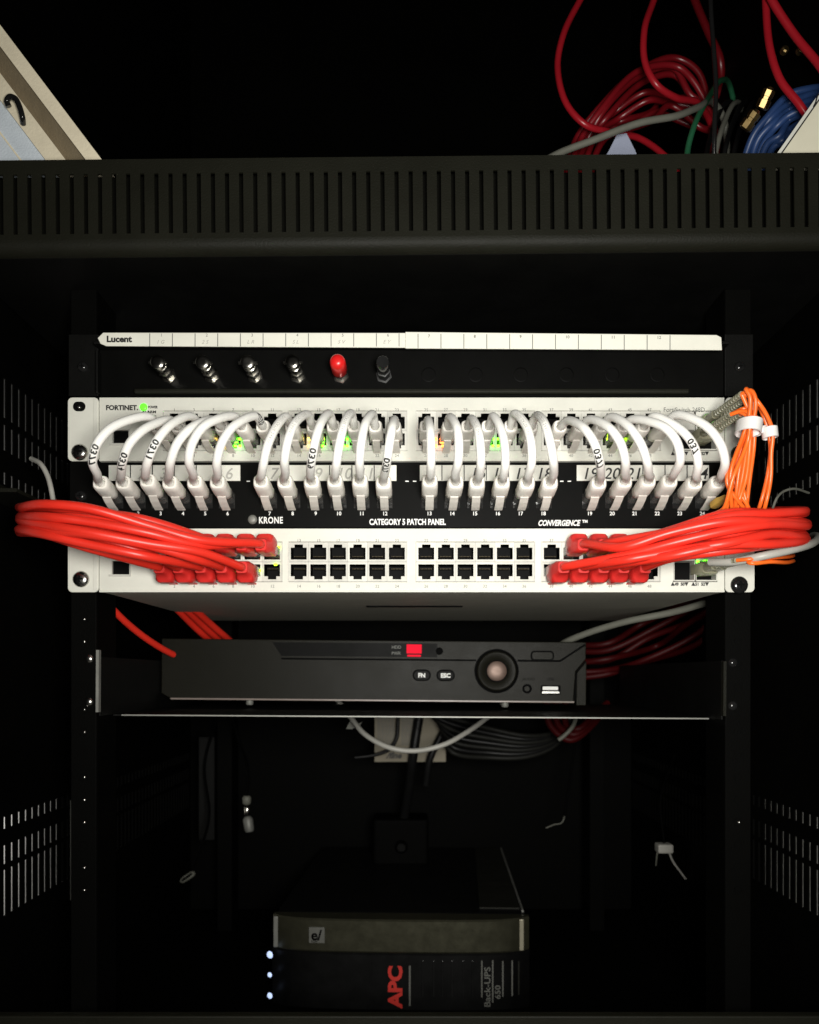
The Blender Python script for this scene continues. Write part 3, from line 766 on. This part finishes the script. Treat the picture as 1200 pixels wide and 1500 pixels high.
# front: body with chamfered right side, upper band set in along a seam
MB().prism([(DX(x), DZ(y)) for x, y in ((236, 938), (858, 938), (858, 963), (843, 981), (840, 1026), (250, 1026), (236, 1018))], YD, YD+.011).build('front_panel', 'recorder_plastic', dv, bevel=.0007)
MB().prism([(DX(x), DZ(y)) for x, y in ((859, 966), (859, 1031), (844.5, 1031), (845, 983))], YD+.0005, YD+.012).build('corner_piece', 'recorder_plastic', dv, bevel=.0006)
MB().prism([(DX(x), DZ(y)) for x, y in ((250, 1027.2), (841, 1027.2), (841, 1024.6), (250, 1024.6))], YD-.0012, YD-.0001).build('lower_trim', 'recorder_trim', dv, bevel=.0003)
def seam(pts, wpx=1.8):
    b = MB()
    for (a, c), (e, g2) in zip(pts[:-1], pts[1:]):
        d = Vector((e-a, g2-c)).normalized(); nn = Vector((-d.y, d.x))*wpx/2; d = d*.4
        b.prism([(DX(x), DZ(y)) for x, y in ((a-d.x+nn.x, c-d.y+nn.y), (e+d.x+nn.x, g2+d.y+nn.y), (e+d.x-nn.x, g2+d.y-nn.y), (a-d.x-nn.x, c-d.y-nn.y))], YD-.0004, YD-.00005)
    return b.build('seam', 'seam_black', dv)
seam([(412, 966), (697, 966)], 2.6); seam([(758, 966), (820, 966), (856, 942)], 3.0); seam([(857, 966), (844, 982), (842, 1025)], 2.4)
MB().prism([(DX(x), DZ(y)) for x, y in ((398, 942), (640, 942), (640, 962), (412, 962))], YD-.0003, YD-.00005).build('display_window', 'panel_black', dv)
dc = Vector((DX(727), YD, DZ(981.5))); q = (DIST+YD)/F
def ring(prof): return MB().lathe([(r*q, t) for r, t in prof], dc, n=48)
dial = ring([(32.5, -.001), (32.5, .0006), (30, .0008), (29.5, .0001)]).build('dial', 'seam_black', dv, smooth=40)
sub('dial_ring', ring([(29, .0001), (28.8, .0022), (27, .0030), (19, .0024), (16.5, .0014)]), 'recorder_plastic', dial, smooth=30)
sub('dial_gap', ring([(16.4, .0016), (16.2, .0020), (15, .0021)]), 'seam_black', dial)
sub('dial_button', ring([(14.6, .0016), (14.4, .0034), (13, .0039), (5, .0043)]), 'copper_button', dial, smooth=40)
def rr(name, x0, x1, y0, y1, r, ya, yb2, m_, par=dv):
    return MB().rrect(DX(x0), DX(x1), DZ(y1), DZ(y0), YD+ya, YD+yb2, r*q).build(name, m_, None if par is not dv else dv)
def button(x0, x1, y0, y1, r, face, s, off=2.2):
    o = rr('button', x0, x1, y0, y1, r, -.0005, -.0001, 'seam_black')
    f = rr('button_cap', x0+off, x1-off, y0+off, y1-off, max(1, r-off), -.0014, -.0003, face, None); f.parent = o
    if s:
        t = text('lettering', s, (x0+x1)/2, (y0+y1)/2+.5, 6.2, 'white_print', None, y=YD-.0016, align='CENTER', bold=.4); t.parent = o
button(604, 631, 980, 997, 8.4, 'panel_black', 'FN'); button(639, 666, 980, 997, 8.4, 'panel_black', 'ESC')
button(776.5, 811, 951, 966, 6, 'recorder_plastic', '', 2.4)
MB().lathe([(7*q, -.0002), (7*q, .0008), (4*q, .0009), (3.6*q, -.0004)], (DX(772), YD, DZ(1007)), n=24).build('audio_jack', 'seam_black', dv, smooth=40)
u = rr('usb_port', 792, 821, 1001.5, 1015.5, 3, -.0008, -.0001, 'seam_black')
u2 = rr('usb_tongue', 794.5, 817, 1003.5, 1008.5, 1, -.0016, -.0006, 'white_print', None); u2.parent = u
u3 = rr('usb_shell', 794, 819, 1010.5, 1013.5, 1, -.0013, -.0006, 'steel', None); u3.parent = u
text('lettering', 'AUDIO', 765, 993, 4.2, 'seam_black', dv, y=YD-.0002); text('lettering', 'USB', 801, 993, 4.2, 'seam_black', dv, y=YD-.0002)
MB().box(DX(595), DX(617), YD-.0009, YD-.00032, DZ(956.8), DZ(943.5)).build('status_window', 'led_red', dv, bevel=.0004)
MB().box(DX(596), DX(616), YD-.0009, YD-.00032, DZ(961.5), DZ(958.6)).build('status_window', 'led_red', dv, bevel=.0003)
text('lettering', 'HDD', 573, 948, 4.6, 'dim_print', dv, y=YD-.0004); text('lettering', 'PWR', 573, 957, 4.6, 'dim_print', dv, y=YD-.0004)
MB().lathe([(5.5*q, 0), (5*q, .0005), (2*q, .0007)], (DX(643), YD, DZ(953)), n=16).build('infrared_window', 'seam_black', dv)
for px in (362, 742):
    MB().lathe([(5.4*q, 0), (5.4*q, .0048), (4.4*q, .0056)], (DX(px), YD+.012, DZ(1025.6)), axis=(0, 0, -1), n=18).build('foot', 'galvanised', dv, smooth=40)
dv.rotation_euler = (0, R(.5), 0)

# cables in the dark behind and under the switch
cable('red_cable', 'thin red cable sloping down under the left end of the lower switch', 'cable', [P(130, 850, .05), P(147, 872, .06), P(185, 912, .09), P(232, 947, .13), P(300, 980, .2)], .0029, 'red_cord')
for k in range(3):
    cable('red_cable', 'red cable dropping behind the left of the recorder, '+['left', 'middle', 'right'][k]+' of three', 'cable',
          [P(205+k*12, 850, .16), P(250+k*12, 884, .18), P(285+k*14, 918, .22), P(320+k*14, 950, .26), P(360+k*10, 990, .3)], .0034, 'red_cord', 'red cables behind the recorder at the left')
for k in range(6):
    w0 = [0, 12, 22, 34, -8, 44][k]
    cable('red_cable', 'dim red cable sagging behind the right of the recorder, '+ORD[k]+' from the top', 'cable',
          [P(1068, 862+w0*.6, .22+.01*k), P(1010+random.uniform(-20, 20), 895+w0*1.0, .28), P(950+random.uniform(-20, 20), 925+w0*1.1+random.uniform(-6, 6), .30+.02*(k % 3)), P(890, 948+w0+random.uniform(-8, 8), .31+.02*(k % 2)), P(810, 955+w0, .35), P(740, 985+w0, .38)], .0033, 'shaded_red_cord', 'red cables behind the recorder at the right')
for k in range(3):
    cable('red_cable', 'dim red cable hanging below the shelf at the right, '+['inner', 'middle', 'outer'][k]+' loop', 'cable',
          [P(800+k*14, 1025, .33), P(806+k*12, 1062, .32), P(835+k*6, 1084-k*8, .31), P(868, 1062-k*6, .32), P(890, 1030, .34)], .0036, 'shaded_red_cord', 'red loops below the shelf')
cable('grey_cable', 'grey cable running from under the lower switch to behind the recorder', 'cable',
      [P(1045, 880, .09), P(985, 897, .12), P(920, 910, .14), P(868, 925, .16), P(830, 940, .18), P(800, 960, .22)], .0030, 'grey_cord')
cable('pale_cable', 'thin white cable drooping in an arc below the shelf', 'cable',
      [P(490, 1020, .30), P(512, 1048, .28), P(535, 1076, .26), P(570, 1095, .25), P(608, 1100, .25), P(650, 1091, .25), P(685, 1072, .26), P(713, 1052, .28), P(740, 1030, .3)], .0026, 'pale_cord')
tag(MB().prism([(X(a, .30), Z(b, .30)) for a, b in ((507, 1068), (513, 1056), (524, 1061), (531, 1057), (527, 1063), (516, 1068))], .30, .303).build('cable_clip', 'grey_cord'), 'small grey clip beside the drooping white cable', 'clip')
cable('pale_cable', 'thin white wire curving down behind the left red bunch', 'cable',
      [P(46, 672, .02), P(60, 680, .01), P(70, 698, .005), P(76, 722, .0), P(79, 745, .0), P(80, 790, .02)], .0018, 'pale_cord')
cable('grey_cable', 'thin grey wire curving above the right red bunch', 'cable',
      [P(1132, 745, .0), P(1138, 730, .0), P(1148, 720, .005), P(1162, 716, .01), P(1185, 722, .03)], .0009, 'grey_cord')
cable('grey_cable', 'short pale wire hanging by the red loops below the shelf', 'cable', [P(845, 1050, .3), P(838, 1066, .29), P(824, 1080, .29), P(818, 1084, .29)], .0022, 'grey_cord')
for k in range(7):
    cable('grey_cable', 'dim grey cable coiled behind the shelf, '+ORD[k]+' strand from the front', 'cable',
          [P(612+k*6, 1040, .36), P(660, 1052+k*8, .36+k*.004), P(720, 1068+k*7, .37), P(775, 1078+k*5, .37), P(815, 1072+k*3, .38), P(850, 1040, .4)], .0030, 'black_cord' if k % 2 else 'dim_cord', 'dark cable coil behind the shelf')

# beige printed card at the back, crossed by black leads
YC = .42
bc = thing('printed_card', 'beige card with fine print at the back below the shelf', 'card', (X(602, YC), YC, Z(1116, YC)))
MB().box(X(549, YC), X(653, YC), YC, YC+.002, Z(1116, YC), Z(1030, YC)).build('card', 'beige_card', bc)
for r_ in range(15):
    for c_ in (0, 1):
        b = MB(); a = (553, 588)[c_]
        for w_ in range(5):
            wl = random.uniform(3.2, 5.4)
            b.box(X(a, YC), X(a+wl, YC), YC-.0004, YC-.0001, Z(1050.8+r_*2.9, YC), Z(1049.3+r_*2.9, YC)); a += wl+1.0
        b.build('print_line', 'grey_ink', bc)
text('lettering', '/fine', 566, 1107, 9, 'ink', bc, y=YC-.0003, shear=.4, bold=.5)
cable('black_cable', 'black lead crossing the beige card at its middle', 'cable', [P(584, 1035, .40), P(583, 1060, .40), P(581, 1082, .40), P(570, 1098, .40), P(549, 1106, .40), P(520, 1110, .4)], .0022, 'black_cord')
cable('black_cable', 'thick black lead hanging down across the beige card', 'cable', [P(618, 1030, .40), P(611, 1070, .40), P(605, 1110, .40), P(600, 1150, .42), P(592, 1200, .45), P(588, 1230, .455)], .0055, 'black_cord')
cable('black_cable', 'black lead slanting over the right corner of the beige card', 'cable', [P(660, 1050, .40), P(645, 1080, .40), P(630, 1112, .40), P(624, 1150, .41)], .0042, 'black_cord')

# small things at the back of the cabinet
def small_box(name, label, cat, px, py, y, w_, h_, d_, m_, rot=0):
    o = MB().box(-w_/2, w_/2, -d_/2, d_/2, -h_/2, h_/2).build(name, m_, None, bevel=min(w_, h_)*.15); o.location = P(px, py, y); o.rotation_euler = (0, rot, 0)
    return tag(o, label, cat)
# connector hanging at left
cn = thing('hanging_connector', 'small metal connector hanging in the dark above the battery backup, at left', 'connector', P(362, 1215, .36))
MB().lathe([(.0035, 0), (.0048, .002), (.0048, .008), (.003, .010)], P(361.5, 1166, .36), axis=(0, 0, -1), n=14).build('collar', 'grey_cord', cn, smooth=50)
MB().lathe([(.0022, 0), (.0034, .002), (.0030, .010), (.002, .013)], P(362, 1181, .36), axis=(0, 0, -1), n=14).build('pin', 'nickel', cn, smooth=50)
MB().lathe([(.003, 0), (.0055, .003), (.0055, .014), (.0046, .017)], P(362.5, 1196, .36), axis=(.15, 0, -1), n=14).build('barrel', 'galvanised', cn, smooth=50)
cable('black_cable', 'thin black lead from which the small metal connector hangs', 'cable', [P(340, 1050, .38), P(350, 1085, .385), P(363, 1125, .37), P(361, 1166, .36)], .0016, 'seam_black')
wc = thing('cable_clip', 'small white clip with a thin white lead in the dark, at right', 'clip', P(972, 1248, .34))
MB().box(X(961, .34), X(983, .34), .33, .345, Z(1248, .34), Z(1235, .34)).build('clip_body', 'pale_cord', wc, bevel=.0015)
MB().tube(crom([P(980, 1248, .34), P(986, 1262, .335), P(996, 1276, .33), P(1005, 1288, .325)], 8), .0010, 8).build('lead', 'pale_cord', wc, smooth=60)
MB().tube(crom([P(963, 1248, .34), P(962, 1258, .34), P(961, 1268, .345)], 6), .0007, 8).build('lead', 'grey_cord', wc, smooth=60)
lc = thing('cable_clip', 'small pale oval clip in the dark at the lower left', 'clip', P(272, 1290, .3))
MB().loft([(0, .003, .003), (.003, .009, .006), (.010, .011, .007), (.016, .010, .006), (.018, .004, .003)], P(264, 1292, .3), (1, .1, .65), n=14, p=2.4).build('clip_body', 'grey_cord', lc, smooth=60)
MB().loft([(0, .003, .002), (.008, .004, .0024), (.012, .002, .002)], P(267, 1290, .291), (1, .1, .7), n=10).build('clip_slot', 'cavity', lc, smooth=60)
sl = MB().box(-.009, .009, -.001, .001, -.06, .06).build('steel_strut', 'black_paint'); sl.location = P(303, 1155, .40); tag(sl, 'dim upright metal strut at the back left of the cabinet', 'strut')
cable('pale_cable', 'short glinting wire end in the dark right of the battery backup', 'cable', [P(800, 1213, .36), P(812, 1208, .36), P(822, 1206, .36), P(826, 1200, .36), P(827, 1194, .36)], .0007, 'grey_cord')

cable('black_cable', 'thin black lead holding the white clip at right', 'cable', [P(1000, 1050, .36), P(990, 1100, .37), P(968, 1170, .35), P(973, 1236, .34)], .0014, 'seam_black')
cable('black_cable', 'thin black lead holding the pale oval clip at lower left', 'cable', [P(318, 1050, .38), P(300, 1120, .38), P(306, 1200, .34), P(278, 1284, .30)], .0014, 'seam_black')
cable('black_cable', 'thin black lead ending in the glinting wire at right', 'cable', [P(845, 1070, .38), P(835, 1140, .37), P(827, 1196, .36)], .0014, 'seam_black')
# power brick behind the battery backup
pb = thing('power_brick', 'dark power adapter standing behind the battery backup', 'power adapter', P(583, 1300, .44))
MB().box(X(546, .44), X(628, .44), .44, .49, FLOOR+.001, Z(1200, .44)).build('body', 'cabinet_paint', pb, bevel=.004, seg=3)
MB().lathe([(.008, 0), (.008, .004), (.005, .008)], P(588, 1240, .44), n=16).build('socket', 'panel_black', pb, smooth=40)

# ================================================================== battery backup lying on its side
YU = .20
def UX(px): return X(px, YU)
def UZ(py): return Z(py, YU)
ups = thing('battery_backup', 'black battery backup unit lying on its side with a bronze front band', 'battery backup', (X(585, YU), YU, FLOOR))
uz0 = FLOOR+.001
MB().box(UX(396), UX(774), YU+.022, YU+.34, uz0, UZ(1347)).build('body', 'ups_body', ups, bevel=.004, seg=3)
# front moulding: rounded at both ends
def front_arc(z0, z1, ya, m_, name, bulge=.012, x0=394, x1=777, inset=0):
    b = MB(); n_ = 28; vs = []; fs = []
    xa, xb = UX(x0), UX(x1); cx = (xa+xb)/2; hw = (xb-xa)/2
    for k in range(n_+1):
        s = -1+2*k/n_; s = math.copysign(abs(s)**.55, s)
        yy = ya+bulge*abs(s)**7+.004*s*s
        vs += [(cx+hw*s, yy+.0012, z0), (cx+hw*s, yy, z0+.0016), (cx+hw*s, yy, z1-.0016), (cx+hw*s, yy+.0014, z1)]
    for k in range(n_):
        for q_ in range(3): fs.append((k*4+q_, (k+1)*4+q_, (k+1)*4+q_+1, k*4+q_+1))
    # top and bottom caps to the body
    o_ = len(vs)
    vs += [(cx-hw, ya+.024, z1), (cx+hw, ya+.024, z1), (cx-hw, ya+.024, z0), (cx+hw, ya+.024, z0)]
    fs.append(tuple([k*4+3 for k in range(n_+1)]+[o_+1, o_])); fs.append(tuple([k*4 for k in range(n_+1)]+[o_+3, o_+2]))
    fs.append((0, 1, 2, 3, o_, o_+2)); e = n_*4; fs.append((e, e+1, e+2, e+3, o_+1, o_+3))
    return b.add(vs, fs).build(name, m_, ups, smooth=35)
front_arc(UZ(1397), UZ(1348), YU, 'ups_bezel', 'front_band')
front_arc(uz0, UZ(1397)-.0012, YU+.003, 'ups_body', 'front_panel', x0=392, x1=778)
for ex, m_ in ((399, 'galvanised'), (765, 'ups_highlight')):  # added lighter strips paint the highlights at the band's rounded ends
    yy_ = YU+.004*((ex-585)/192)**2+.012*abs((ex-585)/192)**7
    MB().rrect(UX(ex-3.5), UX(ex+3.5), UZ(1396), UZ(1350), yy_-.0010, yy_+.006, .001).build('end_highlight', m_, ups, bevel=.0006)
# lighter raised strip on the top at the right
MB().add([(UX(705), YU+.04, UZ(1347)+.0012), (UX(766), YU+.04, UZ(1347)+.0012), (UX(772), YU+.33, UZ(1347)+.0012), (UX(716), YU+.33, UZ(1347)+.0012),
          (UX(705), YU+.04, UZ(1347)-.001), (UX(766), YU+.04, UZ(1347)-.001), (UX(772), YU+.33, UZ(1347)-.001), (UX(716), YU+.33, UZ(1347)-.001)],
         [(0, 1, 2, 3), (0, 1, 5, 4), (1, 2, 6, 5), (2, 3, 7, 6), (3, 0, 4, 7)]).build('top_strip', 'ups_top', ups)
MB().box(UX(768), UX(771), YU+.03, YU+.33, UZ(1347)-.002, UZ(1347)+.0018).build('edge_bead', 'galvanised', ups)
lg = MB().box(UX(452), UX(475), YU+.0004, YU+.0028, UZ(1383), UZ(1360)).build('energy_label', 'dim_print', ups)
t = text('lettering', 'e/', 455, 1372, 15, 'seam_black', None, y=YU+.0001, bold=.6); t.parent = lg
t = text('lettering', 'star', 455, 1380, 5, 'seam_black', None, y=YU+.0001); t.parent = lg
yp = YU+.0068
def usurf(px): q_ = abs((px-585)/193); return YU+.003+.004*q_*q_+.012*q_**7
text('lettering', 'APC', 580, 1476, 20, 'red_print', ups, y=usurf(581)-.0003, rot=R(90), bold=1.2, wpx=63)
MB().box(UX(599), UX(601.5), usurf(600)-.0006, usurf(600)+.001, UZ(1475), UZ(1416)).build('trim_line', 'dim_print', ups)
for k, px in enumerate((618, 634, 647, 661, 677, 691)):
    MB().box(UX(px), UX(px+3), usurf(px)-.0010, usurf(px)+.002, UZ(1462), UZ(1408)).build('rib', 'black_gloss', ups, bevel=.0005)
for px, a, b, m_ in ((705, 1408, 1462, 'dim_print'), (721, 1408, 1470, 'dim_print'), (736, 1410, 1462, 'dim_print'), (750, 1410, 1462, 'dim_print'), (760, 1412, 1462, 'ups_top')):
    MB().box(UX(px), UX(px+2), usurf(px)-.0012, usurf(px)+.002, UZ(b), UZ(a)).build('rib', m_, ups)
text('lettering', 'Back-UPS', 714, 1474, 9, 'dim_print', ups, y=usurf(705)-.0008, rot=R(90), bold=.2, wpx=58)
text('lettering', '650', 729, 1462, 8, 'dim_print', ups, y=usurf(722)-.0008, rot=R(90), bold=.2, wpx=20)
for k, py in enumerate((1406, 1436, 1467)):
    s = (1.3, .9, 1.1)[k]
    MB().lathe([(4.2*.8/F*s, 0), (3.6*.8/F*s, .0008), (1.2*.8/F*s, .0012)], (UX(391), YU+.0100, UZ(py)), axis=(-.5, -1, 0), n=14).build('status_light', 'led_blue', ups, smooth=60)
ups.rotation_euler = (0, 0, R(-2))

# ================================================================== things on the vented shelf
def stand_on_shelf(root):
    """cut the slanting pieces off flat where they stand on the shelf"""
    for o in root.children:
        bm = bmesh.new(); bm.from_mesh(o.data)
        r_ = bmesh.ops.bisect_plane(bm, geom=bm.verts[:]+bm.edges[:]+bm.faces[:], plane_co=(0, 0, SHELF_Z+.0035), plane_no=(0, 0, -1), clear_outer=True)
        ed = [g_ for g_ in r_['geom_cut'] if isinstance(g_, bmesh.types.BMEdge)]
        if ed: bmesh.ops.edgeloop_fill(bm, edges=ed)
        bm.to_mesh(o.data); bm.free()
# pale framed board leaning at the left: stepped moulding run along its edge
YB = -.02
e0 = P(151, 236, YB); e1 = P(-40, -17, YB)
along = (e1-e0).normalized(); perp = Vector((along.z, 0, -along.x))
if perp.x > 0: perp = -perp
if perp.z > 0 and False: perp = -perp
fb = thing('framed_board', 'pale board with cream stepped frame leaning on the shelf at upper left', 'board', Vector((e0.x, YB, SHELF_Z)))
k_ = (DIST+YB)/F
start = e0-along*.075; length = .22
def moulding(name, prof, m_, parent=fb, dx_=0):
    vs = []
    for s in (0, length):
        for (w_, y) in prof: vs.append(start+along*s+perp*(w_*k_)+Vector((0, y, 0)))
    n_ = len(prof); fs = [(i, (i+1) % n_, (i+1) % n_+n_, i+n_) for i in range(n_)]+[tuple(range(n_)), tuple(range(2*n_-1, n_-1, -1))]
    return MB().add(vs, fs).build(name, m_, parent)
moulding('outer_frame', [(0, 0), (19, 0), (19, .03), (0, .03)], 'cream_board')
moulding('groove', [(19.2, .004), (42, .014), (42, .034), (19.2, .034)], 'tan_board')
moulding('inner_frame', [(42.2, .004), (66, .004), (66, .034), (42.2, .034)], 'cream_board')
moulding('board', [(66.2, .007), (230, .007), (230, .034), (66.2, .034)], 'blue_grey_board')
moulding('bead', [(94, .0062), (96.5, .0062), (96.5, .0069), (94, .0069)], 'cream_board')
hk = [P(13, 156, YB-.001), P(10, 148, YB-.002), P(14, 142, YB-.003), P(22, 144, YB-.003), P(29, 157, YB-.003), P(33, 172, YB-.002), P(34, 181, YB+.002)]
MB().tube(crom(hk, 8), .0019, 10).build('hook', 'black_gloss', fb, smooth=60)
# cream sheet box at the right
YR = -.02
wb = thing('white_box', 'cream box with a dark edge line leaning on the shelf at upper right', 'box', Vector((X(1180, YR), YR, SHELF_Z)))
a0 = P(1122, 248, YR); a1 = P(1262, 48, YR); al = (a1-a0).normalized(); pr = Vector((al.z, 0, -al.x))
if pr.x < 0: pr = -pr
def slab(name, w0, w1, y0, y1, m_):
    vs = [a0-al*.045+pr*w0+Vector((0, y0, 0)), a0+al*.14+pr*w0+Vector((0, y0, 0)), a0+al*.14+pr*w1+Vector((0, y0, 0)), a0-al*.045+pr*w1+Vector((0, y0, 0))]
    vs += [v+Vector((0, y1-y0, 0)) for v in vs]
    return MB().add(vs, [(0, 1, 2, 3), (4, 7, 6, 5), (0, 4, 5, 1), (1, 5, 6, 2), (2, 6, 7, 3), (3, 7, 4, 0)]).build(name, m_, wb)
slab('edge', 0, 4.5*k_, 0, .016, 'white_paint'); slab('edge_line', 4.6*k_, 6.4*k_, .0008, .016, 'ink'); slab('front', 6.5*k_, .07, 0, .016, 'cream_paper')
MB().tube(crom([P(1192, 156, YR-.0004), P(1195, 150, YR-.0004), P(1198, 140, YR-.0004), P(1203, 136, YR-.0004)], 5), .0005, 6).build('pen_mark', 'ink', wb)
stand_on_shelf(fb); stand_on_shelf(wb)
# small bluish paper corner
pc = MB().prism([(X(a, .10), Z(b, .10)) for a, b in ((880, 240), (892, 221), (904, 197), (918, 195), (931, 221), (940, 245))], .10, .102).build('folded_paper', 'pale_blue_paper')
tag(pc, 'small pale blue folded paper poking above the shelf lip', 'paper')

Q = .09
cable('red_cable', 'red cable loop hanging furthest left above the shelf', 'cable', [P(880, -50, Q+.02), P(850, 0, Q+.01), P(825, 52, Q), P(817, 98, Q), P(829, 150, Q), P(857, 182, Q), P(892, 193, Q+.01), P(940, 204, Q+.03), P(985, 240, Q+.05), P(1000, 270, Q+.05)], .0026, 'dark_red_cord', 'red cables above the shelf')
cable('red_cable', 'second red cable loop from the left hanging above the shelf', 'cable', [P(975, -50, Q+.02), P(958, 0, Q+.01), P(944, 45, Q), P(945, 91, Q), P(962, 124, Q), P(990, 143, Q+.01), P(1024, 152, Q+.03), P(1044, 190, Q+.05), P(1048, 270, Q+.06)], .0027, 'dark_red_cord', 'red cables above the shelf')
cable('red_cable', 'dim red cable hanging deeper, right of the second loop', 'cable', [P(1000, -50, Q+.12), P(1018, 0, Q+.12), P(1038, 48, Q+.12), P(1056, 92, Q+.12), P(1050, 140, Q+.14), P(1010, 160, Q+.15)], .0036, 'dimmed_red_cord', 'red cables above the shelf')
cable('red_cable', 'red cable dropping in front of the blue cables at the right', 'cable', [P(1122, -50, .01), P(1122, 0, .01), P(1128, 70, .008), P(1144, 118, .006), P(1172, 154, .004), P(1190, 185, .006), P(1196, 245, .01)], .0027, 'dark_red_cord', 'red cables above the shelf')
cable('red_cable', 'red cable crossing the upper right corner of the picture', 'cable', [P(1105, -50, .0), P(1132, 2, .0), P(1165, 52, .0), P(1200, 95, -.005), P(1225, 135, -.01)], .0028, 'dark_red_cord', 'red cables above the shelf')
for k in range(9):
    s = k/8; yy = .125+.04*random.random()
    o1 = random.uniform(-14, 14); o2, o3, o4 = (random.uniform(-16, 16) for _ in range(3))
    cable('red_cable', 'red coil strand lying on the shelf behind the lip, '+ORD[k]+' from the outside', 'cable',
          [P(824+k*5, 262, yy), P(846+k*6+o2*.4, 205-k*2+o1, yy), P(880+k*5+o3*.5, 150+k*6+o2, yy+o4*.001), P(930+k*4, 104+k*9+o3*.8, yy), P(985+o2, 94+k*9+o4, yy+.01), P(1020+o3*.6, 112+k*9+o1, yy+.01), P(1040+o1*.4, 148+k*7+o2, yy+.015), P(1046+o4*.3, 205, yy+.015), P(1044, 270, yy+.015)], .0027, 'dimmed_red_cord', 'coil of red cable above the shelf')
cable('grey_cable', 'grey cable rising to the right just above the shelf lip', 'cable', [P(790, 240, Q-.02), P(820, 224, Q-.02), P(867, 206, Q-.02), P(937, 180, Q-.02), P(990, 170, Q-.015), P(1021, 158, Q), P(1045, 150, Q+.03), P(1062, 180, Q+.05), P(1066, 262, Q+.06)], .0027, 'grey_cord')
cable('green_cable', 'dark green cable rising behind the shelf lip', 'cable', [P(1006, 240, Q), P(1008, 217, Q), P(1018, 182, Q), P(1040, 140, Q+.02), P(1056, 118, Q+.05), P(1070, 128, Q+.09), P(1080, 180, Q+.11), P(1082, 262, Q+.11)], .0024, 'green_cord')
for k, (dx_, m_) in enumerate(((0, 'black_cord'), (13, 'grey_cord'), (26, 'black_cord'), (40, 'black_cord'))):
    cable('black_cable' if m_ == 'black_cord' else 'grey_cable', ['dark cable beside the green cable', 'dim grey cable right of the green cable', 'dark cable left of the brass connectors', 'dark cable nearest the brass connectors'][k]+' above the shelf', 'cable',
          [P(1032+dx_, 245, Q+.02), P(1038+dx_, 212, Q+.02), P(1048+dx_, 180, Q+.03), P(1062+dx_, 152, Q+.05), P(1078+dx_*.7, 158, Q+.08), P(1088+dx_*.6, 200, Q+.10), P(1090+dx_*.5, 262, Q+.11)], .0022, m_, 'dark cables above the shelf')
cable('black_cable', 'glossy black cable hanging straight with glints above the shelf', 'cable', [P(1040, -40, Q-.03), P(1042, 20, Q-.03), P(1046, 75, Q-.03), P(1049, 130, Q-.03), P(1047, 185, Q-.03), P(1046, 245, Q-.02)], .0018, 'black_gloss')
for k in range(7):
    o1 = k*9
    cable('blue_cable', 'blue cable curving up to the right above the shelf, '+ORD[k]+' from the top', 'cable',
          [P(1085+k*6, 250, .05), P(1103+k*5+random.uniform(-3, 3), 198+k*3, .036+.004*(k % 2)), P(1126+k*4, 166+o1*.8+random.uniform(-4, 4), .030), P(1156, 142+o1+random.uniform(-4, 4), .026+.004*(k % 3)), P(1186, 130+o1, .018), P(1206, 128+o1, .010)], .0026, 'blue_cord', 'blue cables above the shelf')
for k, (px, py, ax) in enumerate(((1090, 190, (.45, -.5, .6)), (1115, 160, (.3, -.6, .8)))):
    cn = MB().lathe([(.003, 0), (.0050, .001), (.0050, .006), (.0040, .0062), (.0040, .008), (.0046, .0082), (.0046, .012), (.0030, .0125), (.0020, .0140)], P(px, py, .02), axis=ax, n=8).build('coax_connector', 'brass', None, smooth=25)
    tag(cn, ['brass coaxial connector just above the lip, lower of two', 'brass coaxial connector beside the blue cables, upper of two'][k], 'connector', 'brass connectors above the shelf')
for k, px in enumerate((1146, 1169)):
    cn = MB().lathe([(.002, 0), (.0028, .001), (.0028, .004), (.002, .005)], P(px, 78, .02), axis=(.2, -1, .1), n=8).build('coax_connector', 'brass', None, smooth=25)
    tag(cn, 'dim brass coaxial connector deep above the blue cables, '+['left', 'right'][k]+' one', 'connector', 'brass connectors above the shelf')

for o in list(bpy.data.objects):
    if 'base' in o: del o['base']
